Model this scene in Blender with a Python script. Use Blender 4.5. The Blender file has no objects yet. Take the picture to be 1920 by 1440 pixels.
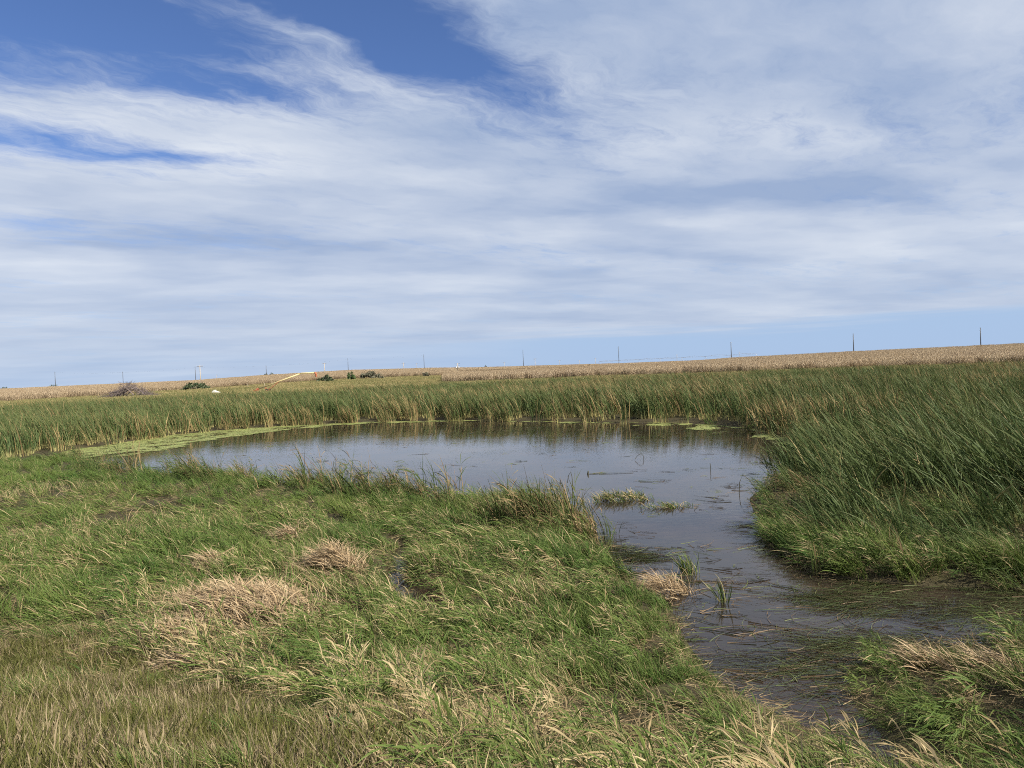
import bpy, math, random
import numpy as np
from mathutils import Matrix, Vector

random.seed(7)
rng = np.random.default_rng(11)
scene = bpy.context.scene
col = scene.collection

# ------------------------------------------------------------------ camera
FPX = 1397.0                       # focal length in pixels of a 1920 wide frame
PITCH, ROLL, EYE = math.radians(1.23), math.radians(2.4), 4.0
Fv = np.array([0, math.cos(PITCH), -math.sin(PITCH)])
U0 = np.array([0, math.sin(PITCH), math.cos(PITCH)])
R0 = np.array([1.0, 0, 0])
Rv = math.cos(ROLL) * R0 - math.sin(ROLL) * U0
Uv = math.sin(ROLL) * R0 + math.cos(ROLL) * U0
cam_d = bpy.data.cameras.new('camera')
cam = bpy.data.objects.new('camera', cam_d)
col.objects.link(cam)
cam.matrix_world = Matrix(((Rv[0], Uv[0], -Fv[0], 0), (Rv[1], Uv[1], -Fv[1], 0), (Rv[2], Uv[2], -Fv[2], EYE), (0, 0, 0, 1)))
cam_d.sensor_width = 36
cam_d.lens = FPX / 1920 * 36
cam_d.clip_start, cam_d.clip_end = 0.1, 30000
scene.camera = cam

# ------------------------------------------------------------------ light and exposure
SUN_EL, SUN_AZ = math.radians(40), math.radians(120)      # azimuth clockwise from +Y: behind the camera, to the right
sd = Vector((math.cos(SUN_EL) * math.sin(SUN_AZ), math.cos(SUN_EL) * math.cos(SUN_AZ), math.sin(SUN_EL)))
sl = bpy.data.lights.new('sun', 'SUN')
sl.energy, sl.angle, sl.color = 5.0, math.radians(0.6), (1.0, 0.93, 0.80)
sun = bpy.data.objects.new('sun', sl)
sun.rotation_euler = (-sd).to_track_quat('-Z', 'Y').to_euler()
col.objects.link(sun)
scene.view_settings.view_transform = 'Standard'
scene.view_settings.look = 'None'
scene.view_settings.exposure = 0.95
scene.view_settings.gamma = 1.0
scene.view_settings.use_curve_mapping = False
scene.cycles.use_denoising = False
scene.cycles.use_adaptive_sampling = True
scene.cycles.adaptive_threshold = 0.02
scene.cycles.adaptive_min_samples = 12
scene.cycles.max_bounces = 4
scene.cycles.diffuse_bounces = 1
scene.cycles.glossy_bounces = 3
scene.cycles.transmission_bounces = 3
scene.cycles.transparent_max_bounces = 4
scene.cycles.sample_clamp_indirect = 4
scene.render.film_transparent = False
scene.cycles.filter_width = 1.05

# ------------------------------------------------------------------ sky: Nishita with a thin, torn cloud deck
W = bpy.data.worlds.new('World')
scene.world = W
W.use_nodes = True
W.cycles.sampling_method = 'NONE'      # a soft bright deck all round: hit by chance is enough
wt = W.node_tree
wt.nodes.clear()


class NT:
    """small helper to write node maths as calls"""
    def __init__(s, t): s.t = t
    def n(s, kind, **kw):
        o = s.t.nodes.new(kind)
        for k, v in kw.items(): setattr(o, k, v)
        return o
    def put(s, sock, v):
        if isinstance(v, bpy.types.NodeSocket): s.t.links.new(v, sock)
        elif v is not None: sock.default_value = v
    def m(s, op, a, b=None, c=None, clamp=False):
        o = s.n('ShaderNodeMath', operation=op, use_clamp=clamp)
        for i, v in enumerate((a, b, c)): s.put(o.inputs[i], v)
        return o.outputs[0]
    def vm(s, op, a, b=None, out=0):
        o = s.n('ShaderNodeVectorMath', operation=op)
        s.put(o.inputs[0], a)
        s.put(o.inputs[1], b)
        return o.outputs[out]
    def mapr(s, v, a, b, c=0.0, d=1.0, kind='SMOOTHSTEP'):
        o = s.n('ShaderNodeMapRange', interpolation_type=kind)
        for i, x in enumerate((v, a, b, c, d)): s.put(o.inputs[i], x)
        return o.outputs[0]
    def mix(s, f, a, b, mode='MIX'):
        o = s.n('ShaderNodeMix', data_type='RGBA', blend_type=mode)
        s.put(o.inputs[0], f); s.put(o.inputs[6], a); s.put(o.inputs[7], b)
        return o.outputs[2]
    def noise(s, vec, scale, detail=4, rough=0.5, dist=0.0, out=0):
        o = s.n('ShaderNodeTexNoise')
        s.put(o.inputs['Vector'], vec)
        o.inputs['Scale'].default_value = scale
        o.inputs['Detail'].default_value = detail
        o.inputs['Roughness'].default_value = rough
        o.inputs['Distortion'].default_value = dist
        return o.outputs[out]
    def xyz(s, v):
        o = s.n('ShaderNodeSeparateXYZ'); s.put(o.inputs[0], v); return o.outputs
    def comb(s, x, y, z=0.0):
        o = s.n('ShaderNodeCombineXYZ')
        for i, v in enumerate((x, y, z)): s.put(o.inputs[i], v)
        return o.outputs[0]


k = NT(wt)
SKY = 0.052
tc = k.n('ShaderNodeTexCoord')
X, Y, Z = k.xyz(tc.outputs['Generated'])
zz = k.m('ADD', k.m('MAXIMUM', Z, 0.0), 0.03)
u0, v0 = k.m('DIVIDE', X, zz), k.m('DIVIDE', Y, zz)
uv0 = k.comb(u0, v0)
warp = k.vm('SUBTRACT', k.noise(uv0, 2.2, 4, 0.6, out=1), (0.5, 0.5, 0.5))
uv = k.vm('ADD', uv0, k.vm('MULTIPLY', warp, (0.34, 0.34, 0.0)))
def rot_scale(vec, ang, sx, sy):
    a, b, _ = k.xyz(vec)
    c, s_ = math.cos(ang), math.sin(ang)
    p = k.m('MULTIPLY', k.m('ADD', k.m('MULTIPLY', a, c), k.m('MULTIPLY', b, s_)), sx)
    q = k.m('MULTIPLY', k.m('ADD', k.m('MULTIPLY', a, -s_), k.m('MULTIPLY', b, c)), sy)
    return k.comb(p, q, 3.7)
broad = k.noise(rot_scale(uv, math.radians(35), 0.5, 0.9), 0.9, 4, 0.5)
wisp = k.noise(rot_scale(uv, math.radians(50), 0.8, 2.0), 3.2, 7, 0.70)
def hole(cx, cy, ang, a, b, amp):
    q = k.vm('SUBTRACT', uv, (cx, cy, 0))
    x_, y_, _ = k.xyz(rot_scale(q, ang, 1 / a, 1 / b))
    r2 = k.m('ADD', k.m('MULTIPLY', x_, x_), k.m('MULTIPLY', y_, y_))
    return k.m('MULTIPLY', k.m('EXPONENT', k.m('MULTIPLY', r2, -1.0)), amp)
holes = [hole(-1.12, 1.82, math.radians(16), 0.80, 0.36, 1.45),
         hole(-0.36, 1.92, math.radians(60), 0.80, 0.20, 1.25),
         hole(-1.78, 2.66, math.radians(30), 0.60, 0.18, 0.70),
         hole(-0.88, 2.34, math.radians(32), 0.42, 0.16, 0.70),
         hole(-1.36, 2.96, math.radians(14), 0.42, 0.07, 0.45)]
holes += [hole(-0.56, 2.04, math.radians(46), 0.40, 0.09, -0.60), hole(-1.0, 2.16, math.radians(24), 0.40, 0.10, -0.30)]
hs = holes[0]
for h_ in holes[1:]: hs = k.m('ADD', hs, h_)
dens = k.m('ADD', k.m('MULTIPLY', k.m('SUBTRACT', broad, 0.5), 1.5), k.m('MULTIPLY', k.m('SUBTRACT', wisp, 0.5), 1.25))
dens = k.m('SUBTRACT', k.m('ADD', dens, 0.98), hs)
cover = k.mapr(dens, 0.0, 0.95)
# the deck ends far off: clear pale air just above the horizon
edge = k.m('ADD', Z, k.m('MULTIPLY', k.m('SUBTRACT', k.noise(k.comb(k.m('MULTIPLY', X, 2.0), k.m('MULTIPLY', Y, 2.0), k.m('MULTIPLY', Z, 70.0)), 1.0, 4, 0.6), 0.5), 0.05))
deck_hard = k.mapr(edge, 0.030, 0.050)
deck_soft = k.mapr(edge, -0.06, 0.07)
deck = k.m('ADD', k.m('MULTIPLY', deck_hard, k.mapr(X, -0.30, 0.12)), k.m('MULTIPLY', deck_soft, k.mapr(X, 0.12, -0.30)))
cover = k.m('MULTIPLY', k.m('MULTIPLY', cover, deck), k.mapr(Z, 0.05, 0.22, 0.88, 0.97))
zt = k.m('ADD', k.m('MAXIMUM', Z, 0.0), 0.10)
uvt = k.vm('ADD', k.comb(k.m('DIVIDE', X, zt), k.m('DIVIDE', Y, zt)), k.vm('MULTIPLY', warp, (0.25, 0.25, 0.0)))
tone = k.m('MULTIPLY', k.m('SUBTRACT', k.noise(rot_scale(uvt, math.radians(22), 0.55, 0.95), 1.5, 4, 0.5), 0.5), k.mapr(Z, 0.02, 0.22, 1.1, 2.6))
tone = k.m('ADD', tone, k.m('MULTIPLY', k.m('SUBTRACT', wisp, 0.5), k.mapr(Z, 0.12, 0.32, 0.0, 0.5)))
tone = k.mapr(k.m('ADD', tone, 0.48), 0.0, 1.0, kind='LINEAR')
EXP = 2 ** scene.view_settings.exposure
def rad(c): return (c[0] / SKY / EXP, c[1] / SKY / EXP, c[2] / SKY / EXP, 1)
cloud = k.mix(tone, rad((0.345, 0.445, 0.645)), rad((0.75, 0.80, 0.88)))
st = k.n('ShaderNodeTexSky', sky_type='NISHITA')
st.sun_disc = False
st.sun_elevation, st.sun_rotation = SUN_EL, SUN_AZ
st.altitude, st.air_density, st.dust_density, st.ozone_density = 500, 1.0, 0.2, 2.0
blue = k.mix(1.0, st.outputs[0], (0.78, 0.92, 1.26, 1), 'MULTIPLY')
veil = k.m('MULTIPLY', k.mapr(Z, 0.20, 0.01), 0.92)
blue = k.mix(veil, blue, rad((0.40, 0.55, 0.80)))
bg = k.n('ShaderNodeBackground')
bg.inputs['Strength'].default_value = SKY
wt.links.new(k.mix(cover, blue, cloud), bg.inputs['Color'])
wo = k.n('ShaderNodeOutputWorld')
wt.links.new(bg.outputs[0], wo.inputs['Surface'])

# ------------------------------------------------------------------ helpers
def tag(o, label=None, cat=None, group=None, kind=None):
    if label: o['label'] = label
    if cat: o['category'] = cat
    if group: o['group'] = group
    if kind: o['kind'] = kind
    return o

def empty(name, loc, rz=0.0):
    o = bpy.data.objects.new(name, None)
    o.empty_display_size = 0.3
    o.location = loc
    o.rotation_euler = (0, 0, rz)
    col.objects.link(o)
    return o

def raw_mesh(name, V, Fc, attrs=None, mat=None, smooth=False):
    """V (n,3); Fc list of faces or an (m,k) array"""
    me = bpy.data.meshes.new(name)
    me.from_pydata([tuple(map(float, p)) for p in V], [], [tuple(int(i) for i in q) for q in Fc])
    for an, av in (attrs or {}).items():
        a = me.attributes.new(an, 'FLOAT', 'POINT')
        a.data.foreach_set('value', np.asarray(av, dtype=np.float32))
    if mat: me.materials.append(mat)
    if smooth: me.polygons.foreach_set('use_smooth', np.ones(len(me.polygons), dtype=bool))
    me.update()
    return me

def obj(name, me, parent=None, loc=None):
    o = bpy.data.objects.new(name, me)
    col.objects.link(o)
    if parent: o.parent = parent
    if loc is not None: o.location = loc
    return o

class MB:
    def __init__(s): s.V, s.F = [], []
    def add(s, V, F):
        b = len(s.V); s.V += [tuple(p) for p in V]; s.F += [tuple(i + b for i in q) for q in F]
    def box(s, x0, x1, y0, y1, z0, z1):
        s.add([(x0, y0, z0), (x1, y0, z0), (x1, y1, z0), (x0, y1, z0), (x0, y0, z1), (x1, y0, z1), (x1, y1, z1), (x0, y1, z1)],
              [(0, 3, 2, 1), (4, 5, 6, 7), (0, 1, 5, 4), (1, 2, 6, 5), (2, 3, 7, 6), (3, 0, 4, 7)])
    def tube(s, pts, rad, n=6):
        pts = [Vector(p) for p in pts]
        if not hasattr(rad, '__len__'): rad = [rad] * len(pts)
        rings = []
        for i, p in enumerate(pts):
            d = (pts[min(i + 1, len(pts) - 1)] - pts[max(i - 1, 0)]).normalized()
            a = d.cross(Vector((0, 0, 1)) if abs(d.z) < 0.9 else Vector((1, 0, 0))).normalized()
            b = d.cross(a)
            rings.append([p + (a * math.cos(t * 2 * math.pi / n) + b * math.sin(t * 2 * math.pi / n)) * rad[i] for t in range(n)])
        F = []
        for i in range(len(pts) - 1):
            for t in range(n):
                F.append((i * n + t, i * n + (t + 1) % n, (i + 1) * n + (t + 1) % n, (i + 1) * n + t))
        F.append(tuple(range(n - 1, -1, -1)))
        F.append(tuple(range((len(pts) - 1) * n, len(pts) * n)))
        s.add([v for r in rings for v in r], F)
    def build(s, name, mat, parent=None, smooth=False):
        return obj(name, raw_mesh(name, s.V, s.F, mat=mat, smooth=smooth), parent)

def copy_tree(o, parent=None):
    c = o.copy()
    col.objects.link(c)
    if parent: c.parent = parent
    for ch in o.children: copy_tree(ch, c)
    return c

def vnoise(x, y, s, seed=0):
    """smooth value noise, 0..1"""
    x, y = np.asarray(x, float) / s, np.asarray(y, float) / s
    xi, yi = np.floor(x).astype(np.int64), np.floor(y).astype(np.int64)
    fx, fy = x - xi, y - yi
    fx, fy = fx * fx * (3 - 2 * fx), fy * fy * (3 - 2 * fy)
    def h(a, b):
        n = (a * 374761393 + b * 668265263 + seed * 974711) & 0xffffffff
        n = ((n ^ (n >> 13)) * 1274126177) & 0xffffffff
        return ((n ^ (n >> 16)) & 0xffff) / 65535.0
    return (h(xi, yi) * (1 - fx) + h(xi + 1, yi) * fx) * (1 - fy) + (h(xi, yi + 1) * (1 - fx) + h(xi + 1, yi + 1) * fx) * fy

def fbm(x, y, s, seed=0, oct=3):
    r, a, t = 0, 1.0, 0
    for i in range(oct):
        r = r + a * vnoise(x, y, s / 2 ** i, seed + i * 17); t += a; a *= 0.5
    return r / t

def ss(x, a, b):
    t = np.clip((np.asarray(x, float) - a) / (b - a), 0, 1)
    return t * t * (3 - 2 * t)

def inside(px, py, poly):
    r = np.zeros(np.shape(px), bool)
    n = len(poly)
    for i in range(n):
        (x1, y1), (x2, y2) = poly[i], poly[(i + 1) % n]
        if y1 == y2: continue
        c = ((y1 > py) != (y2 > py)) & (px < (x2 - x1) * (py - y1) / (y2 - y1) + x1)
        r ^= c
    return r

def sdist(px, py, poly, closed=True):
    px, py = np.asarray(px, float), np.asarray(py, float)
    d = np.full(px.shape, 1e9)
    n = len(poly)
    for i in range(n if closed else n - 1):
        (x1, y1), (x2, y2) = poly[i], poly[(i + 1) % n]
        ex, ey = x2 - x1, y2 - y1
        t = np.clip(((px - x1) * ex + (py - y1) * ey) / (ex * ex + ey * ey), 0, 1)
        d = np.minimum(d, np.hypot(px - x1 - t * ex, py - y1 - t * ey))
    if closed: d = np.where(inside(px, py, poly), -d, d)
    return d

# ------------------------------------------------------------------ plan of the place (metres, water level z = 0, camera over the origin)
POND = [(-28.19, 46.01), (-26.86, 51.05), (-25.72, 56.65), (-22.47, 59.93), (-17.87, 61.91), (-11.67, 62.0), (-4.83, 59.82), (1.46, 54.93), (6.8, 50.79), (11.6, 47.2), (13.4, 42.6), (14.1, 37.3), (13.6, 33.0), (11.9, 29.6), (10.6, 27.2), (8.95, 24.5), (7.4, 22.32), (6.69, 21.12), (6.22, 19.26), (5.95, 17.67), (5.67, 16.33), (5.45, 14.96), (5.41, 13.78), (5.75, 13.2), (6.65, 12.75), (8.29, 12.2), (9.61, 11.88), (12, 12.0), (12, 10.4), (8.18, 10.13), (6.83, 10.08), (6.24, 9.95), (5.41, 9.76), (4.7, 9.75), (4.14, 9.29), (3.8, 8.29), (3.80, 7.0), (3.30, 6.85), (3.0, 7.8), (2.45, 8.7), (2.25, 9.6), (2.25, 10.9), (2.35, 11.6), (2.1, 12.4), (2.0, 13.59), (1.76, 14.73), (1.75, 16.53), (1.71, 18.51), (1.24, 19.26), (0.45, 20.89), (-0.6, 21.13), (-1.71, 21.79), (-2.95, 22.95), (-4.33, 24.25), (-6.2, 26.36), (-7.95, 27.18), (-10.01, 28.62), (-12.5, 30.73), (-14.7, 31.67), (-17.25, 33.57), (-20.93, 37.14), (-25.48, 42.04)]
DITCH = [(-2.62, 17.0), (-2.45, 15.6), (-2.3, 14.4), (-2.1, 13.4), (-1.75, 12.6), (-1.25, 11.9), (-0.9, 11.4)]
# skyline tables, by tangent of the bearing
TB = [(x - 960) / FPX for x in (-600, 0, 365, 500, 654, 800, 900, 980, 1160, 1300, 1373, 1602, 1920, 2500)]
ZFAR = [4 - 2.2 + o / FPX * 1000 for o in (1, 1, 2, 6, 9, 7, 4, 3, 0.5, 0, 0, 0, 0, 0)]
OFFN = (0, 0, 0, 0, 0, 0, -3, -3, -3, -1.5, 2, 4, 5, 6)
ZNEAR = [(0.45 + (zf - 0.45) * 0.325) if i < 6 else 4 - 2.2 + o / FPX * 480 for i, (zf, o) in enumerate(zip(ZFAR, OFFN))]

def height(x, y, pond=True):
    x, y = np.asarray(x, float), np.asarray(y, float)
    r = np.hypot(x, y)
    bank = np.interp(y, [-60, -6, 0, 2.6, 5, 7, 9, 12, 18, 40], [2.4, 2.4, 2.4, 2.25, 1.5, 0.85, 0.42, 0.24, 0.20, 0.16])
    br = np.interp(y, [-60, -6, 0, 1.8, 4, 5.5, 7, 9, 12, 18, 40], [2.4, 2.4, 2.4, 2.2, 1.25, 0.72, 0.38, 0.22, 0.2, 0.20, 0.16])
    wr = ss(x, -0.8, 1.4)
    bank = bank * (1 - wr) + br * wr
    bank = bank + (fbm(x, y, 1.6, 3) - 0.5) * 0.16 * ss(y, 4, 8) * (1 - ss(r, 50, 90))
    tb = x / np.maximum(y, 1e-3)
    zn, zf = np.interp(tb, TB, ZNEAR), np.interp(tb, TB, ZFAR)
    zr = np.where(r < 230, 0.2 + 0.25 * np.clip((r - 130) / 100, 0, 1),
         np.where(r < 480, 0.45 + (zn - 0.45) * (r - 230) / 250,
         np.where(r < 1000, zn + (zf - zn) * (r - 480) / 520, zf * (1 - ss(r, 1000, 1600)))))
    w = ss(r, 60, 130) * (y > 0)
    h = bank * (1 - w) + zr * w
    if pond:
        m = (r < 90)
        if np.any(m):
            s = sdist(x[m], y[m], POND)
            hm = np.minimum(h[m], 0.04 + np.where((x[m] > 3.2) & (y[m] < 12), 0.16, 0.40) * np.maximum(s, 0) + 0.25 * np.maximum(s - 1.0, 0) ** 2)
            hm = np.where(s < 0, np.maximum(-0.6, 0.03 + s * 0.35), hm)
            c = sdist(x[m], y[m], DITCH, closed=False)
            hm = np.where(c < 0.5, np.minimum(hm, -0.12 + np.maximum(c - 0.14, 0) * 0.9), hm)
            h = h.copy(); h[m] = hm
    return h

def at(px, py, z=None):
    """the ground point seen at a picture position (used once, to read the plan off the photograph)"""
    d = Fv + Rv * (px - 960) / FPX + Uv * (720 - py) / FPX
    if z is not None:
        t = (z - EYE) / d[2]
        return np.array([d[0] * t, d[1] * t, z])
    t = np.geomspace(2.5, 1200, 3000)
    X_, Y_, Z_ = d[0] * t, d[1] * t, EYE + d[2] * t
    hit = np.nonzero(Z_ <= height(X_, Y_))[0]
    i = hit[0] if len(hit) else len(t) - 1
    return np.array([X_[i], Y_[i], float(height(X_[i:i + 1], Y_[i:i + 1])[0])])

def poly_at(pts, z=None): return [tuple(at(a, b, z)[:2]) for a, b in pts]
MOWN = poly_at([(-500, 1190), (0, 1190), (150, 1212), (300, 1250), (420, 1290), (560, 1325), (700, 1375), (800, 1435)]) + [(-0.4, 3.0), (-0.2, 0.5), (-9, 0.5)]
REED = poly_at([(-700, 890), (-300, 880), (0, 866), (110, 848)], 0.0) + POND[1:20] + poly_at([(1470, 1000), (1540, 1035), (1700, 1045), (1920, 1060), (2500, 1090)], 0.0) + [(95, 55), (75, 95), (30, 112), (0, 116), (-30, 116), (-75, 100), (-110, 60)]

# ------------------------------------------------------------------ materials
def mat(name):
    m_ = bpy.data.materials.new(name)
    m_.use_nodes = True
    m_.node_tree.nodes.clear()
    return m_, NT(m_.node_tree)

def finish(kk, colour, rough=0.6, spec=0.3, trans=0.0, tcol=None, bump=None, metal=0.0):
    p = kk.n('ShaderNodeBsdfPrincipled')
    kk.put(p.inputs['Base Color'], colour)
    kk.put(p.inputs['Roughness'], rough)
    kk.put(p.inputs['Metallic'], metal)
    p.inputs['Specular IOR Level'].default_value = spec
    if bump is not None: kk.put(p.inputs['Normal'], bump)
    o = kk.n('ShaderNodeOutputMaterial')
    if trans:
        tr = kk.n('ShaderNodeBsdfTranslucent')
        kk.put(tr.inputs['Color'], tcol if tcol is not None else colour)
        mx = kk.n('ShaderNodeMixShader')
        mx.inputs[0].default_value = trans
        kk.t.links.new(p.outputs[0], mx.inputs[1]); kk.t.links.new(tr.outputs[0], mx.inputs[2])
        kk.t.links.new(mx.outputs[0], o.inputs[0])
    else:
        kk.t.links.new(p.outputs[0], o.inputs[0])

def c4(c): return (c[0], c[1], c[2], 1.0)

def blade_mat(name, green_a, green_b, dry_a, dry_b, base=None, trans=0.17, rough=0.6, spec=0.10, base_h=0.3):
    """blades: each one either green or dry, picked by its own random number against the clump's dryness"""
    m_, kk = mat(name)
    def at_(n, t):
        o = kk.n('ShaderNodeAttribute', attribute_name=n, attribute_type=t); return o.outputs['Fac']
    t, rnd = at_('t', 'GEOMETRY'), at_('rnd', 'GEOMETRY')
    dry, hue = at_('dry', 'INSTANCER'), at_('hue', 'INSTANCER')
    r2 = kk.m('FRACT', kk.m('ADD', kk.m('MULTIPLY', rnd, 7.31), kk.m('MULTIPLY', hue, 3.7)))
    r3 = kk.m('FRACT', kk.m('ADD', kk.m('MULTIPLY', rnd, 13.7), kk.m('MULTIPLY', hue, 11.3)))
    g = kk.mix(kk.m('ADD', kk.m('MULTIPLY', hue, 0.55), kk.m('MULTIPLY', r3, 0.45)), c4(green_a), c4(green_b))
    d = kk.mix(r3, c4(dry_a), c4(dry_b))
    f = kk.mapr(kk.m('SUBTRACT', dry, r2), -0.06, 0.06)
    # tips of green blades yellow first
    tip = kk.m('MULTIPLY', kk.mapr(t, 0.6, 1.0), kk.m('MULTIPLY', r3, 0.22))
    c = kk.mix(tip, g, d)
    if base is not None:
        c = kk.mix(kk.m('MULTIPLY', kk.mapr(t, base_h, 0.02), kk.m('ADD', kk.m('MULTIPLY', r2, 0.55), 0.45)), c, c4(base))
    c = kk.mix(f, c, d)
    finish(kk, c, rough, spec, trans)
    return m_

M = {}
M['marsh'] = blade_mat('marsh_grass', (0.037, 0.082, 0.017), (0.112, 0.146, 0.036), (0.40, 0.32, 0.185), (0.23, 0.17, 0.085), base=(0.16, 0.15, 0.06))
M['mown'] = blade_mat('mown_grass', (0.060, 0.070, 0.019), (0.120, 0.118, 0.035), (0.32, 0.26, 0.165), (0.165, 0.122, 0.07), base=(0.16, 0.13, 0.07))
M['reed'] = blade_mat('cattail', (0.037, 0.066, 0.021), (0.102, 0.128, 0.045), (0.34, 0.25, 0.12), (0.20, 0.135, 0.065), base=(0.44, 0.39, 0.17), base_h=0.30, rough=0.55, spec=0.12)
M['sedge'] = blade_mat('sedge', (0.040, 0.068, 0.020), (0.095, 0.110, 0.034), (0.27, 0.195, 0.10), (0.13, 0.085, 0.045), base=(0.13, 0.11, 0.05))
M['strip'] = blade_mat('field_edge_grass', (0.105, 0.115, 0.042), (0.175, 0.165, 0.07), (0.38, 0.31, 0.17), (0.28, 0.20, 0.09))
M['corn'] = blade_mat('dry_corn', (0.32, 0.245, 0.155), (0.43, 0.34, 0.225), (0.48, 0.39, 0.275), (0.21, 0.145, 0.09), rough=0.7, spec=0.2)
M['straw'] = blade_mat('straw', (0.41, 0.305, 0.19), (0.29, 0.205, 0.115), (0.47, 0.37, 0.24), (0.18, 0.12, 0.065), rough=0.6)
M['flood'] = blade_mat('floating_blades', (0.055, 0.085, 0.026), (0.11, 0.125, 0.045), (0.065, 0.045, 0.027), (0.15, 0.10, 0.052), rough=0.6, spec=0.25, trans=0.1)
M['thatch'] = blade_mat('thatch', (0.07, 0.085, 0.03), (0.12, 0.12, 0.045), (0.30, 0.23, 0.13), (0.13, 0.085, 0.05), rough=0.8)
M['weed'] = blade_mat('duckweed', (0.20, 0.245, 0.07), (0.28, 0.30, 0.115), (0.30, 0.29, 0.12), (0.22, 0.19, 0.07), rough=0.55, trans=0.0)

m_, kk = mat('soil')
gp = kk.n('ShaderNodeNewGeometry').outputs['Position']
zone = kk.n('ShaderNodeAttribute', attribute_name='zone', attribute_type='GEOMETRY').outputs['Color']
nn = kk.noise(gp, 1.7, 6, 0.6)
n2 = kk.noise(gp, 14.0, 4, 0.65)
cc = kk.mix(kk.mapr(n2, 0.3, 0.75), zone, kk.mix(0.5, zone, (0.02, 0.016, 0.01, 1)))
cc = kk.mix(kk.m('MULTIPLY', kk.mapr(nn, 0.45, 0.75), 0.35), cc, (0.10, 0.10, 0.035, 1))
bp = kk.n('ShaderNodeBump'); bp.inputs['Strength'].default_value = 0.7; bp.inputs['Distance'].default_value = 0.05
kk.put(bp.inputs['Height'], n2)
finish(kk, cc, 0.9, 0.1, bump=bp.outputs[0])
M['soil'] = m_

m_, kk = mat('pond_water')
gp = kk.n('ShaderNodeNewGeometry').outputs['Position']
px_, py_, _ = kk.xyz(gp)
w1 = kk.noise(kk.comb(kk.m('MULTIPLY', px_, 1.0), kk.m('MULTIPLY', py_, 2.4)), 2.2, 3, 0.5, 0.5)
w2 = kk.noise(kk.comb(kk.m('MULTIPLY', px_, 1.0), kk.m('MULTIPLY', py_, 2.0)), 9.0, 3, 0.55, 0.4)
patch = kk.mapr(kk.noise(kk.comb(kk.m('MULTIPLY', px_, 0.5), py_), 0.22, 3, 0.5), 0.35, 0.65, 0.35, 1.0)
hgt = kk.m('MULTIPLY', kk.m('ADD', kk.m('MULTIPLY', w1, 0.9), kk.m('MULTIPLY', w2, 0.28)), patch)
bp = kk.n('ShaderNodeBump'); bp.inputs['Strength'].default_value = 1.0; bp.inputs['Distance'].default_value = 0.004
kk.put(bp.inputs['Height'], hgt)
mud = kk.mix(kk.mapr(kk.noise(gp, 0.5, 5, 0.6), 0.35, 0.7), (0.020, 0.017, 0.013, 1), (0.036, 0.026, 0.019, 1))
p = kk.n('ShaderNodeBsdfPrincipled')
kk.put(p.inputs['Base Color'], mud)
p.inputs['Roughness'].default_value = 0.03
p.inputs['IOR'].default_value = 1.33
kk.put(p.inputs['Normal'], bp.outputs[0])
o_ = kk.n('ShaderNodeOutputMaterial')
kk.t.links.new(p.outputs[0], o_.inputs[0])
M['water'] = m_

def plain(name, a, b, scale=3.0, rough=0.6, spec=0.3, metal=0.0, stretch=(1, 1, 1)):
    m_, kk = mat(name)
    tcn = kk.n('ShaderNodeTexCoord').outputs['Object']
    v = kk.vm('MULTIPLY', tcn, stretch)
    finish(kk, kk.mix(kk.mapr(kk.noise(v, scale, 5, 0.6), 0.3, 0.7), c4(a), c4(b)), rough, spec, metal=metal)
    return m_
M['steel'] = plain('weathered_steel', (0.055, 0.060, 0.070), (0.085, 0.090, 0.10), 0.6, 0.6)
M['wood'] = plain('pale_pole_wood', (0.33, 0.28, 0.21), (0.42, 0.36, 0.28), 2.0, 0.8, stretch=(6, 6, 0.4))
M['darkwood'] = plain('crossarm_wood', (0.10, 0.085, 0.07), (0.16, 0.13, 0.11), 3.0, 0.8)
M['galv'] = plain('galvanised_metal', (0.42, 0.43, 0.45), (0.58, 0.59, 0.60), 1.0, 0.45, metal=0.3)
M['porcelain'] = plain('grey_porcelain', (0.25, 0.26, 0.28), (0.32, 0.33, 0.35), 3.0, 0.3)
M['yellow'] = plain('faded_yellow_paint', (0.42, 0.34, 0.16), (0.48, 0.40, 0.22), 0.5, 0.5)
M['rust'] = plain('rusty_red_paint', (0.26, 0.07, 0.035), (0.36, 0.13, 0.07), 2.0, 0.7)
M['rubber'] = plain('tyre_rubber', (0.025, 0.025, 0.025), (0.05, 0.05, 0.048), 4.0, 0.8)
M['bark'] = plain('bare_branches', (0.11, 0.085, 0.08), (0.21, 0.17, 0.155), 3.0, 0.85)
M['twig'] = plain('grey_twigs', (0.075, 0.06, 0.06), (0.13, 0.105, 0.105), 1.0, 0.9)
M['white'] = plain('white_stone', (0.36, 0.35, 0.30), (0.46, 0.45, 0.40), 1.5, 0.8)
M['wet_stem'] = plain('wet_dark_stem', (0.035, 0.032, 0.02), (0.07, 0.065, 0.035), 8.0, 0.5)
M['straw_stem'] = plain('pale_stem', (0.17, 0.14, 0.07), (0.26, 0.21, 0.11), 8.0, 0.6)
M['red_stem'] = plain('reddish_stem', (0.12, 0.05, 0.035), (0.18, 0.09, 0.05), 8.0, 0.6)
M['leaf_weed'] = plain('broad_leaf', (0.045, 0.075, 0.018), (0.095, 0.12, 0.032), 9.0, 0.5)
M['leaf_dark'] = plain('dark_leaves', (0.035, 0.055, 0.024), (0.07, 0.088, 0.042), 2.0, 0.6)
M['leaf_green'] = plain('green_leaves', (0.045, 0.085, 0.028), (0.085, 0.125, 0.045), 2.0, 0.6)
M['leaf_brown'] = plain('brownish_leaves', (0.085, 0.088, 0.055), (0.14, 0.13, 0.09), 2.0, 0.6)

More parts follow.
